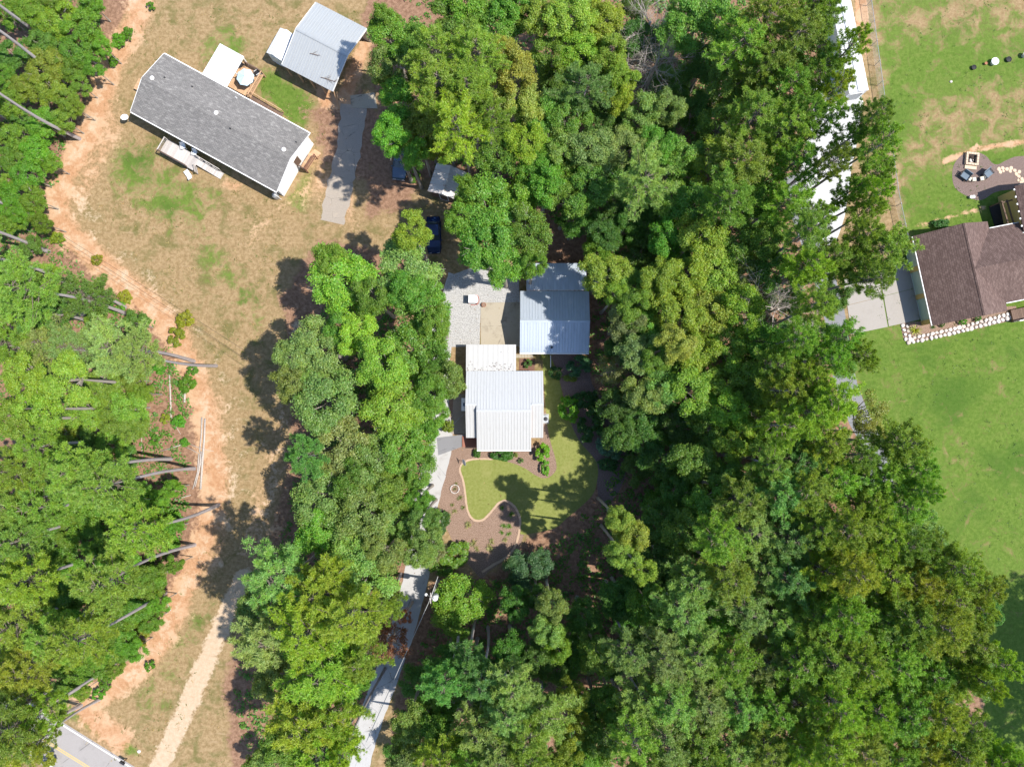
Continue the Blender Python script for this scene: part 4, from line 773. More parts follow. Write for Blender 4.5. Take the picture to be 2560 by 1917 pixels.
# --- grey-roofed mobile home
home, hroof, hL, hW, hs = gable('mobile_home', 'long mobile home with grey shingle roof and white walls', 'house', [(410, 134), (773, 333), (693, 480), (326, 279)], 3.3, 1.25, M['siding_white'], M['shingle_grey'], 'shingle', .32)
for sgn in (-1, 1):
    g = MB(); y0 = sgn * (hW / 2 + .005); a, b_ = sorted((y0, y0 + sgn * .12)); g.box(-hL / 2, hL / 2, a, b_, 3.11, 3.25); g.build('gutter', M['trim_white'], hroof)
for sgn in (-1, 1):
    f = MB(); x0 = sgn * (hL / 2 + .003); a, b_ = sorted((x0, x0 + sgn * .05)); hw = hW / 2
    f.add([(a, -hw, 3.15), (a, 0, 4.40), (a, hw, 3.15), (a, hw, 3.32), (a, 0, 4.57), (a, -hw, 3.32), (b_, -hw, 3.15), (b_, 0, 4.40), (b_, hw, 3.15), (b_, hw, 3.32), (b_, 0, 4.57), (b_, -hw, 3.32)],
          [(0, 1, 4, 5), (1, 2, 3, 4), (6, 11, 10, 7), (7, 10, 9, 8), (5, 4, 10, 11), (4, 3, 9, 10), (0, 6, 7, 1), (1, 7, 8, 2), (2, 8, 9, 3), (0, 5, 11, 6)]); f.build('fascia', M['trim_white'], hroof)
def on_roof(x, y, z=3.9):
    lx, ly = to_local(home, x, y, z); return lx, ly, 3.3 + 1.25 - hs * abs(ly)
for x, y in ((386, 201), (545, 287), (713, 378)):
    lx, ly, lz = on_roof(x, y); v = MB(); v.lathe([(.20, lz - .12), (.20, lz + .06), (.26, lz + .07), (.26, lz + .14), (.12, lz + .20)], lx, ly, 14); v.build('roof_vent', M['trim_white'], hroof)
for x, y in ((415, 197), (482, 218), (581, 327), (741, 356), (588, 242)):
    lx, ly, lz = on_roof(x, y); v = MB(); v.lathe([(.10, lz - .1), (.06, lz + .05), (.05, lz + .28), (.045, lz + .28)], lx, ly, 8); v.build('vent_pipe', M['metal_dark'] if x != 588 else M['trim_white'], hroof)
yo, xo = hW / 2 - .32, hL / 2 - .32
for a in (-8.2, -5.4, -2.0, 3.2, 6.4): window(home, '-y', a, 2.1, 1.0, 1.2, -yo)
for a in (-7, -3.5, 1.5, 5.5, 8): window(home, '+y', a, 2.1, .9, 1.1, yo)
window(home, '-y', -.2, 1.95, .9, 2.0, -yo, True, M['door_teal']); window(home, '+y', 3.4, 1.95, .9, 2.0, yo, True, M['wood_red']); window(home, '+x', .6, 1.7, .9, 2.0, xo, True, M['wood_dark'])
sk = MB(); sk.box(-xo - .02, xo + .02, -yo - .02, yo + .02, 0, .62); sk.build('skirting', M['siding_white'], home)

# --- decks and railings
def plank_run(parent, x0, x1, y0, y1, z, mat, w=.16, gap=.012, along='y', name='plank', t=.04):
    if along == 'y':
        n = max(1, round((x1 - x0) / w)); w2 = (x1 - x0) / n; m = MB(); m.box(0, w2 - gap, 0, y1 - y0, -t, 0); me = m.mesh(name, mat)
        for i in range(n): link(name, me, parent, (x0 + i * w2, y0, z + rnd.uniform(-.003, .003)))
    else:
        n = max(1, round((y1 - y0) / w)); w2 = (y1 - y0) / n; m = MB(); m.box(0, x1 - x0, 0, w2 - gap, -t, 0); me = m.mesh(name, mat)
        for i in range(n): link(name, me, parent, (x0, y0 + i * w2, z + rnd.uniform(-.003, .003)))
def railing(parent, p0, p1, z, mat, h=.95, bal=.16):
    p0, p1 = Vector(p0), Vector(p1); d = p1 - p0; L = d.length; e = d / L; n_ = Vector((-e.y, e.x)); a = math.atan2(e.y, e.x)
    m = MB(); m.box(0, L, -.06, .06, h - .05, h); m.box(0, L, -.03, .03, .10, .16); r = link('rail', m.mesh('rail', mat), parent, (p0.x, p0.y, z), (0, 0, a))
    m = MB(); m.box(-.02, .02, -.02, .02, .16, h - .05); me = m.mesh('baluster', mat)
    for i in range(1, int(L / bal)): link('baluster', me, r, (i * bal, 0, 0))
    m = MB(); m.box(-.05, .05, -.05, .05, -z, h + .04); me = m.mesh('post', mat)
    for x in (0.0, L): link('post', me, r, (x, 0, 0))
    return r
def deck(name, label, corners, z, mat, planks='y', w=.16):
    loc, rz, L, W = frame4(*corners, z); t = thing(name, label, 'deck', loc, rz); plank_run(t, -L / 2, L / 2, -W / 2, W / 2, z, mat, w, .012, planks)
    f = MB()
    for y in (-W / 2 + .03, W / 2 - .09): f.box(-L / 2 + .02, L / 2 - .02, y, y + .05, z - .24, z - .045)
    for x in (-L / 2 + .1, L / 2 - .2):
        for y in (-W / 2 + .1, W / 2 - .2): f.box(x, x + .1, y, y + .1, 0, z - .05)
    f.build('frame', mat, t); return t, L, W
fd, L, W = deck('front_deck', 'weathered grey front deck on the shaded side of the mobile home', [(419, 349), (500, 393), (483, 427), (401, 381)], .85, M['wood_grey'], 'y', .2)
railing(fd, (-L / 2 + .05, -W / 2 + .05), (-L / 2 + .05, W / 2 - .05), .85, M['wood_grey']); railing(fd, (-L / 2 + .1, -W / 2 + .06), (L / 2 - .9, -W / 2 + .06), .85, M['wood_dark'])
# ramp down from the front deck
loc, rz, L, W = frame4((497, 399), (557, 433), (549, 447), (491, 413), .4); rp = thing('wooden_ramp', 'pale wooden ramp running down from the grey front deck', 'ramp', loc, rz)
n = 20; m = MB(); m.box(0, L / n - .012, -W / 2, W / 2, -.04, 0); me = m.mesh('plank', M['wood_grey'])
for i in range(n): link('plank', me, rp, (-L / 2 + i * L / n, 0, .80 - .70 * i / n), (0, math.atan(.70 / L), 0))
m = MB(); m.hexa([(-L / 2, W / 2 + .02, 0), (L / 2, W / 2 + .02, 0), (L / 2, W / 2 + .08, 0), (-L / 2, W / 2 + .08, 0), (-L / 2, W / 2 + .02, .72), (L / 2, W / 2 + .02, .06), (L / 2, W / 2 + .08, .06), (-L / 2, W / 2 + .08, .72)]); m.build('stringer', M['wood_grey'], rp)
m = MB(); m.tube([(-L / 2, W / 2 + .16, 1.7), (L / 2 - .3, W / 2 + .16, 1.05)], .05, 6); hr = m.build('handrail', M['wood_grey'], rp)
for i in range(4):
    x = -L / 2 + .05 + i * (L - .5) / 3; m = MB(); m.box(x - .04, x + .04, W / 2 + .12, W / 2 + .20, 0, 1.68 - .65 * i / 3); m.build('post', M['wood_grey'], rp)
# back deck with umbrella
bd, L, W = deck('back_deck', 'tan wooden back deck under the pale blue umbrella', [(608, 155), (662, 187), (625, 245), (568, 216)], .8, M['wood_tan'], 'y', .16)
railing(bd, (L / 2 - .06, -W / 2 + .1), (L / 2 - .06, W / 2 - .1), .8, M['wood_tan'], .95, .2); railing(bd, (-L / 2 + .6, W / 2 - .06), (L / 2 - .1, W / 2 - .06), .8, M['wood_dark'])
loc, rz, L, W = frame4((628, 240), (706, 284), (703, 291), (624, 248), .35); rp2 = thing('back_ramp', 'narrow dark wooden ramp along the back wall of the mobile home', 'ramp', loc, rz)
n = 22; m = MB(); m.box(0, L / n - .012, -W / 2 - .12, W / 2 + .1, -.04, 0); me = m.mesh('plank', M['wood_dark'])
for i in range(n): link('plank', me, rp2, (-L / 2 + i * L / n, 0, .74 - .66 * i / n), (0, math.atan(.66 / L), 0))
m = MB(); m.tube([(-L / 2, W / 2 + .2, 1.6), (L / 2, W / 2 + .2, .95)], .045, 6); m.build('handrail', M['wood_tan'], rp2)
for i in range(5):
    x = -L / 2 + .05 + i * (L - .1) / 4; m = MB(); m.box(x - .04, x + .04, W / 2 + .16, W / 2 + .24, 0, 1.58 - .63 * i / 4); m.build('post', M['wood_tan'], rp2)
# white patio cover
loc, rz, L, W = frame4((551, 111), (611, 142), (565, 218), (504, 183), 2.75); pc_ = thing('patio_cover', 'flat white metal patio cover behind the mobile home', 'awning', loc, rz)
m = MB(); m.box(-L / 2, L / 2, -W / 2, W / 2, 2.62, 2.70); rf = m.build('roof', M['trim_white'], pc_); panels(rf, -L / 2, L / 2, W / 2 + .03, 2.72, -W / 2, 2.80, M['metal_bright'], 1.1, .55)
for x in (-L / 2 + .12, L / 2 - .12):
    for y in (W / 2 - .12, 0.0): m = MB(); m.box(x - .05, x + .05, y - .05, y + .05, 0, 2.62); m.build('post', M['trim_white'], pc_)
# gable steps
gd, L, W = deck('gable_landing', 'small brown wooden landing with railings at the white gable end', [(774, 383), (789, 391), (768, 431), (750, 418)], .8, M['wood_tan'], 'x', .16)
railing(gd, (L / 2 - .04, -W / 2 + .1), (L / 2 - .04, W / 2), .8, M['wood_red'], .95, .14); railing(gd, (-L / 2 + .05, -W / 2 + .05), (L / 2 - .1, -W / 2 + .05), .8, M['wood_dark'], .95, .14)
for i in range(3): m = MB(); m.box(-L / 2, L / 2, W / 2 + .01 + i * .28, W / 2 + .27 + i * .28, 0, .6 - .2 * i); m.build('step', M['wood_tan'], gd)
sd_, L, W = deck('side_landing', 'pale wooden landing at the far left end of the mobile home', [(340, 193), (358, 200), (348, 229), (341, 224)], .6, M['wood_tan'], 'x', .16)

# --- pole barn
barn, broof, bL, bW, bs = gable('pole_barn', 'grey metal-roofed barn with an open shaded front', 'barn', [(789, 6), (915, 71), (833, 229), (705, 162)], 3.2, 1.15, M['metal_barn'], M['metal_barn'], 'metal', .1, .08, .36, 1.08, walls=False)
hl, hw = bL / 2, bW / 2
m = MB(); m.box(-hl + .1, hl - .1, hw - .16, hw - .1, 0, 2.98); m.build('back_wall', M['metal_barn'], barn)
for sgn in (-1,):
    m = MB(); a, b_ = sorted((sgn * (hl - .1), sgn * (hl - .16))); y0 = -hw * .15
    m.add([(a, y0, 0), (a, hw - .17, 0), (a, hw - .17, 2.98), (a, 0, 4.1), (a, y0, 4.0), (b_, y0, 0), (b_, hw - .17, 0), (b_, hw - .17, 2.98), (b_, 0, 4.1), (b_, y0, 4.0)], [(0, 4, 3, 2, 1), (5, 6, 7, 8, 9), (0, 1, 6, 5), (1, 2, 7, 6), (2, 3, 8, 7), (3, 4, 9, 8), (4, 0, 5, 9)]); m.build('side_wall', M['metal_barn'], barn)
for i in range(5):
    x = -hl + .2 + i * (bL - .4) / 4; m = MB(); m.box(x - .08, x + .08, -hw + .12, -hw + .28, 0, 3.05); m.build('post', M['wood_tan'], barn)
m = MB(); m.box(-hl + .1, hl - .1, -hw + .28, -hw + .34, 2.75, 3.0); m.build('header_beam', M['wood_tan'], barn)
m = MB(); m.tube([(hl - .2, -hw + .2, 2.2), (hl + .35, -hw - .7, .05)], .05, 5); m.tube([(hl + .2, -hw + .35, 2.5), (hl + .36, -hw - .7, .05)], .05, 5); m.build('brace', M['wood_tan'], barn)
for sgn in (-1, 1):
    m = MB(); x0 = sgn * (hl + .004); a, b_ = sorted((x0, x0 + sgn * .05))
    m.add([(a, -hw, 3.02), (a, 0, 4.17), (a, hw, 3.02), (a, hw, 3.22), (a, 0, 4.37), (a, -hw, 3.22), (b_, -hw, 3.02), (b_, 0, 4.17), (b_, hw, 3.02), (b_, hw, 3.22), (b_, 0, 4.37), (b_, -hw, 3.22)], [(0, 1, 4, 5), (1, 2, 3, 4), (6, 11, 10, 7), (7, 10, 9, 8), (5, 4, 10, 11), (4, 3, 9, 10), (0, 6, 7, 1), (1, 7, 8, 2), (2, 8, 9, 3), (0, 5, 11, 6)]); m.build('fascia', M['trim_white'], broof)
def twig(px, label, seed):
    r = random.Random(seed); lx, ly = to_local(barn, px[0], px[1], 3.7); z = 3.2 + 1.15 - bs * abs(ly) + .05; m = MB(); ca, sa = math.cos(barn.rotation_euler.z), math.sin(barn.rotation_euler.z)
    w = barn.location + Vector((lx * ca - ly * sa, lx * sa + ly * ca, z)); t = thing('fallen_branch', label, 'branch', w, barn.rotation_euler.z)
    L = px[2]; sg = bs if ly < 0 else -bs
    def pt(x, y): return (x, y, y * sg + .03)
    m.tube([pt(-L / 2, -.1), pt(0, .06), pt(L / 2, .22)], [.035, .03, .015], 5); m.build('stem', M['wood_dark'], t)
    m = MB()
    for k in range(px[3]):
        x = r.uniform(-L * .3, L * .5); a = r.uniform(-1.4, 1.4); l = r.uniform(.3, .8); m.tube([pt(x, .05 + x * .1), pt(x + l * math.cos(a), .05 + x * .1 + l * math.sin(a))], [.016, .006], 4)
    m.build('twigs', M['wood_dark'], t)
twig((789, 141, 1.3, 4), 'thin dark branch lying on the middle of the barn roof', 1); twig((818, 198, 1.8, 16), 'dark twiggy branch lying near the barn eave', 2)

# --- small white shed beside the barn
shed, sroof, L, W, s = gable('white_shed', 'small white gabled shed against the barn', 'shed', [(666, 132), (701, 70), (739, 90), (704, 152)], 2.2, .45, M['siding_white'], M['metal_bright'], 'metal', .06, .06, .6, 1.2)
window(shed, '-x', 0, 1.0, .9, 1.9, -L / 2 + .06, True, M['trim_white'])
# --- rusty shed under the trees
rshed, rroof, L, W, s = gable('rusty_shed', 'old shed with pale rust-streaked metal roof under the trees', 'shed', [(1069, 478), (1093, 408), (1165, 430), (1144, 501)], 2.4, .7, M['wood_dark'], M['metal_rust'], 'metal', .2, .08, .3, .9, trim=M['wood_grey'])
window(rshed, '-x', 0, 1.0, 1.0, 1.95, -L / 2 + .2, True, M['wood_dark'])

# --- metal garage and lean-to
gar, groof, L, W, s = gable('metal_garage', 'garage with ribbed metal roof half in blue shade', 'garage', [(1300, 728), (1473, 730), (1472, 881), (1300, 881)], 2.8, 1.15, M['siding_white'], M['metal_galv'], 'metal', .2, .1, .37, 1.1)
window(gar, '-x', -1.6, 1.15, 2.6, 2.2, -L / 2 + .2, True, M['trim_white']); window(gar, '-x', 1.8, 1.15, 2.6, 2.2, -L / 2 + .2, True, M['trim_white']); window(gar, '-y', 1.5, 1.5, 1.0, .9, -W / 2 + .2); window(gar, '-y', -2.5, 1.05, .9, 2.0, -W / 2 + .2, True, M['trim_white'])
m = MB(); m.box(-L / 2, L / 2, -W / 2 - .19, -W / 2 - .06, 2.58, 2.70); m.build('gutter', M['trim_white'], groof)
lx, ly = to_local(gar, 1379, 869, 3); m = MB(); z = 2.8 + 1.15 - s * abs(ly); m.lathe([(.11, z - .1), (.1, z + .3), (.14, z + .32), (.05, z + .42)], lx, ly, 10); m.build('flue', M['metal_dark'], groof)
loc, rz, L, W = frame4((1316, 658), (1466, 658), (1466, 727), (1316, 727), 2.4); lt = thing('lean_to', 'lean-to shed roof behind the garage, dappled with blue shade', 'shed', loc, rz)
m = MB(); hl, hw = L / 2, W / 2; m.hexa([(-hl, -hw, 2.42), (hl, -hw, 2.42), (hl, hw, 2.02), (-hl, hw, 2.02), (-hl, -hw, 2.50), (hl, -hw, 2.50), (hl, hw, 2.10), (-hl, hw, 2.10)]); rf = m.build('roof', M['wood_dark'], lt)
panels(rf, -hl, hl, hw + .05, 2.115, -hw, 2.52, M['metal_galv'], 1.1, .37); m = MB(); m.box(-hl, hl, -hw - .05, -hw + .1, 2.545, 2.575); m.build('flashing', M['metal_rust'], rf)
for i in range(4): x = -hl + .15 + i * (L - .3) / 3; m = MB(); m.box(x - .07, x + .07, hw - .2, hw - .06, 0, 2.03); m.build('post', M['wood_dark'], lt)
m = MB(); m.box(-hl + .1, hl - .1, -hw + .1, -hw + .16, 0, 2.4); m.build('back_wall', M['wood_dark'], lt)

# --- the white-roofed house: middle block and two lower wings on one north slope
PXM = lambda x, y, z: P(x, y, z)
Xa, Xb, Xc, Xd = P(1165, 1026, 3).x, P(1192, 1026, 3.4).x, P(1328, 1026, 3.4).x, P(1358, 1026, 3).x
Yn, Ys, Yw = P(1280, 928.5, 2.8).y, P(1280, 1124, 2.8).y, P(1280, 1093, 2.8).y
hx, hy = (Xa + Xd) / 2, (Yn + Ys) / 2
house = thing('farm_house', 'house with pale ribbed metal roof in the middle of the picture', 'house', (hx, hy, 0), 0.0)
xa, xb, xc, xd = Xa - hx, Xb - hx, Xc - hx, Xd - hx; yn, ys, yw = Yn - hy, Ys - hy, Yw - hy
ZE, RISE = 2.8, 1.75; S_ = RISE / (yn - 0.0)
yr_w = (yn + yw) / 2; rise_w = S_ * (yn - yr_w)
def block(x0, x1, y_s, yr, rise, brick=False):
    b = MB(); o = .3; zt = ZE + S_ * o - .2
    b.extrude_x([(y_s + o, 0), (yn - o, 0), (yn - o, zt), (yr, zt + S_ * (yn - o - yr)), (y_s + o, zt)], x0, x1); b.build('wall', M['brick_red'] if brick else M['siding_white'], house)
block(xb + .0, xc - .0, ys, 0.0, RISE, True); block(xa + .3, xb - .003, yw, yr_w, rise_w); block(xc + .003, xd - .3, yw, yr_w, rise_w)
r = MB()
for x0, x1, y_s, yr, rise in ((xb, xc, ys, 0.0, RISE), (xa, xb - .004, yw, yr_w, rise_w), (xc + .004, xd, yw, yr_w, rise_w)):
    r.extrude_x([(y_s, ZE - .16), (yr, ZE + rise - .16), (yn, ZE - .16), (yn, ZE - .06), (yr, ZE + rise - .06), (y_s, ZE - .06)], x0, x1)
hrf = r.build('roof', M['trim_white'], house)
for x0, x1, y_s, yr, rise, mt in ((xb, xc, ys, 0.0, RISE, 'metal_white'), (xa, xb - .004, yw, yr_w, rise_w, 'metal_white'), (xc + .004, xd, yw, yr_w, rise_w, 'metal_white')):
    panels(hrf, x0, x1, yn + .06, ZE - .04 - S_ * .06, yr, ZE + rise - .04, M['metal_house'], 1.12, .373); panels(hrf, x0, x1, y_s - .06, ZE - .04 - S_ * .06, yr, ZE + rise - .04, M[mt], 1.12, .373)  # one roof metal; north slopes coloured apart for how light falls on them
    c = MB(); zc = ZE + rise - .012; c.extrude_x([(yr - .16, zc - S_ * .16), (yr, zc), (yr + .16, zc - S_ * .16), (yr + .16, zc - S_ * .16 + .05), (yr, zc + .05), (yr - .16, zc - S_ * .16 + .05)], x0, x1); c.build('ridge_cap', M['metal_house'], hrf)
m = MB(); m.box(xb, xc, ys - .18, ys - .07, 2.58, 2.70); m.build('gutter', M['trim_white'], hrf)
for a in (-2.2, .2, 2.4): window(house, '-y', a, 1.55, 1.1, 1.3, ys + .3)
window(house, '-y', (xa + xb) / 2, 1.2, .85, 2.0, yw + .3, True, M['wood_red']); window(house, '-y', (xc + xd) / 2, 1.5, .7, 1.1, yw + .3)
for a in (-1.5, 1.5): window(house, '+x', yr_w + a, 1.5, 1.0, 1.2, xd - .3)
# box on the west wing
lx, ly = P(1163.5, 1011, 2.6).x - hx, P(1163.5, 1011, 2.6).y - hy
m = MB(); m.box(lx - .42, lx + .35, ly - .72, ly + .72, 0, 2.62); m.box(lx - .48, lx + .42, ly - .78, ly + .78, 2.62, 2.70); m.build('bay', M['siding_white'], house)
m = MB(); m.box(lx - .28, lx + .12, ly - .2, ly + .2, 2.705, 2.78); m.build('roof_hatch', M['glass'], house)
# porch floor
m = MB(); a = P(1156, 1090); b_ = P(1193, 1117); m.box(a.x - hx, b_.x - hx, b_.y - hy, a.y - hy, 0, .16); m.build('porch_floor', M['brick_red'], house)
# --- carport
loc, rz, L, W = frame4((1165, 862), (1290, 862), (1290, 931), (1165, 931), 2.5); cp = thing('carport', 'flat white-roofed carport joined to the pale metal-roofed house', 'carport', loc, rz); hl, hw = L / 2, W / 2
m = MB(); m.box(-hl, hl, -hw, hw, 2.30, 2.38); rf = m.build('roof', M['trim_white'], cp); panels(rf, -hl, hl, hw + .04, 2.40, -hw, 2.52, M['metal_white'], 1.25, .625)
for x in (-hl + .12, 0, hl - .12): m = MB(); m.box(x - .06, x + .06, hw - .2, hw - .08, 0, 2.3); m.build('post', M['trim_white'], cp)

# --- brown-roofed house on the right
bh, bhroof, L, W, s = gable('brown_house', 'house with brown shingle roof and pale teal garage doors', 'house', [(2331, 812), (2282, 591), (2469, 555), (2519, 778)], 2.75, 2.75, M['siding_yellow'], M['shingle_brown'], 'shingle', .38, .12)
hl, hw = L / 2, W / 2
# in this frame +x points to the back of the lot, -x to the road, +y to the drive
for a in (-hl * .62, 0.0, hl * .62): window(bh, '+y', a, 1.15, 2.9, 2.15, hw - .38, True, M['door_teal'])
for a in (-hl * .31, hl * .31, -hl + .55, hl - .55): m = MB(); m.box(a - .3, a + .3, hw - .375, hw - .28, 0, 2.6); m.build('pier', M['siding_yellow'], bh)
m = MB(); m.box(-hl, hl, hw + .004, hw + .11, 2.58, 2.72); m.build('gutter', M['trim_white'], bhroof)
for sgn in (-1, 1):
    m = MB(); x0 = sgn * (hl + .004); a, b_ = sorted((x0, x0 + sgn * .04)); z0 = 2.75
    m.add([(a, -hw, z0 - .16), (a, 0, z0 + 2.59), (a, hw, z0 - .16), (a, hw, z0), (a, 0, z0 + 2.75), (a, -hw, z0), (b_, -hw, z0 - .16), (b_, 0, z0 + 2.59), (b_, hw, z0 - .16), (b_, hw, z0), (b_, 0, z0 + 2.75), (b_, -hw, z0)], [(0, 1, 4, 5), (1, 2, 3, 4), (6, 11, 10, 7), (7, 10, 9, 8), (5, 4, 10, 11), (4, 3, 9, 10), (0, 6, 7, 1), (1, 7, 8, 2), (2, 8, 9, 3), (0, 5, 11, 6)]); m.build('fascia', M['shingle_brown'], bhroof)
# cross wing running off to the right: ridge along local -y
def cross_roof(y0, y1, xm, half, ze, rise, name='cross_roof'):
    prof = [(-half, ze - .12), (0, ze + rise - .12), (half, ze - .12), (half, ze), (0, ze + rise), (-half, ze)]
    m = MB(); n = len(prof); vs_ = [(xm + p[0], y0, p[1]) for p in prof] + [(xm + p[0], y1, p[1]) for p in prof]
    m.add(vs_, [tuple(range(n)), tuple(range(2 * n - 1, n - 1, -1))] + [(i, n + i, n + (i + 1) % n, (i + 1) % n) for i in range(n)]); o = m.build(name, M['shingle_brown'], bh)
    c = MB(); zc = ze + rise; sl = rise / half; w_ = .16; pr = [(-w_, zc - sl * w_ + .012), (0, zc + .012), (w_, zc - sl * w_ + .012), (w_, zc - sl * w_ + .04), (0, zc + .04), (-w_, zc - sl * w_ + .04)]
    vs_ = [(xm + p[0], y0 - .25, p[1]) for p in pr] + [(xm + p[0], y1, p[1]) for p in pr]; c.add(vs_, [tuple(range(6)), tuple(range(11, 5, -1))] + [(i, 6 + i, 6 + (i + 1) % 6, (i + 1) % 6) for i in range(6)]); c.build('ridge_cap', M['shingle_brown'], o)
    w = MB(); w.box(xm - half + .4, xm + half - .4, y1 + .4, min(y0, -hw + .3), 0, ze - .13); w.build('wall', M['siding_yellow'], bh)
    for sg in (-1, 1):
        g = MB(); a, b2 = sorted((xm + sg * (half + .004), xm + sg * (half + .1))); g.box(a, b2, y1, min(y0, -hw - .1), ze - .16, ze - .03); g.build('gutter', M['trim_white'], o)
    return o
cx0, cy0 = to_local(bh, 2470, 572, 2.75); cx1, cy1 = to_local(bh, 2515, 757, 2.75)
xm, half = (cx0 + cx1) / 2, abs(cx0 - cx1) / 2
cross_roof(-.02, -16, xm, half, 2.75, 2.70)
# rear wing with its own eave and a pergola frame
rx, ry = to_local(bh, 2537, 472, 2.75)
loc, rz, L2, W2 = frame4((2537, 470), (2700, 432), (2726, 560), (2563, 592), 3.6)
rw, rwroof, L2, W2, s2 = gable('rear_wing', 'brown-roofed rear wing at the right edge of the photo', 'house', [(2563, 592), (2537, 470), (2700, 432), (2726, 560)], 3.6, 2.2, M['siding_yellow'], M['shingle_brown'], 'shingle', .3, .12)
for i in range(7):
    m = MB(); x = -L2 / 2 + .4 + i * (L2 - .8) / 6; m.box(x - .1, x + .1, W2 / 2 + .004, W2 / 2 + .16, 3.46, 3.58); m.build('rafter_tail', M['trim_white'], rwroof)
loc, rz, Lp, Wp = frame4((2506, 502), (2545, 492), (2566, 585), (2526, 596), 2.3); pg = thing('pergola', 'grey beam pergola frame in the shade of the brown-roofed house', 'pergola', loc, rz)
for x in (-Lp / 2, Lp / 2 - .14):
    m = MB(); m.box(x, x + .14, -Wp / 2, Wp / 2, 2.2, 2.36); m.build('beam', M['wood_dark'], pg)  # darker wood puts the eave's shade into the beam colour
    for y in (-Wp / 2 + .02, Wp / 2 - .16): m = MB(); m.box(x + .002, x + .138, y, y + .14, 0, 2.2); m.build('post', M['wood_dark'], pg)
m = MB(); m.box(-Lp / 2, Lp / 2, Wp / 2 - .3, Wp / 2 - .16, 2.362, 2.45); m.build('cross_beam', M['wood_dark'], pg); m = MB(); m.box(-.35, -.2, -Wp / 2, Wp / 2, 2.2, 2.34); m.build('beam', M['wood_dark'], pg)
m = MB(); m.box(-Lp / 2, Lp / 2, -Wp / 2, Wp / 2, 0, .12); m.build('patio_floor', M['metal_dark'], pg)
# porch at the lower right
loc, rz, Lq, Wq = frame4((2528, 775), (2640, 752), (2646, 782), (2534, 806), .5); po = thing('front_porch', 'dark front porch with pale balusters at the right edge', 'porch', loc, rz)
plank_run(po, -Lq / 2, Lq / 2, -Wq / 2, Wq / 2, .5, M['wood_dark'], .2, .012, 'y'); m = MB(); m.box(-Lq / 2 + .02, Lq / 2 - .02, -Wq / 2 + .02, Wq / 2 - .02, 0, .44); m.build('base', M['wood_dark'], po); railing(po, (-Lq / 2 + .1, -Wq / 2 + .05), (Lq / 2, -Wq / 2 + .05), .5, M['trim_white'], .95, .32)
# --- long white metal building
wb, wroof, L, W, s = gable('metal_building', 'long narrow white metal building beside the red clay strip', 'shed', [(2125, 232), (2072, -30), (2119, -40), (2171, 227)], 2.7, .25, M['siding_white'], M['metal_bright'], 'metal', .04, .08, .4, 1.2)
window(wb, '-x', 0, 1.1, 1.6, 2.1, -L / 2 + .04, True, M['metal_grey'])
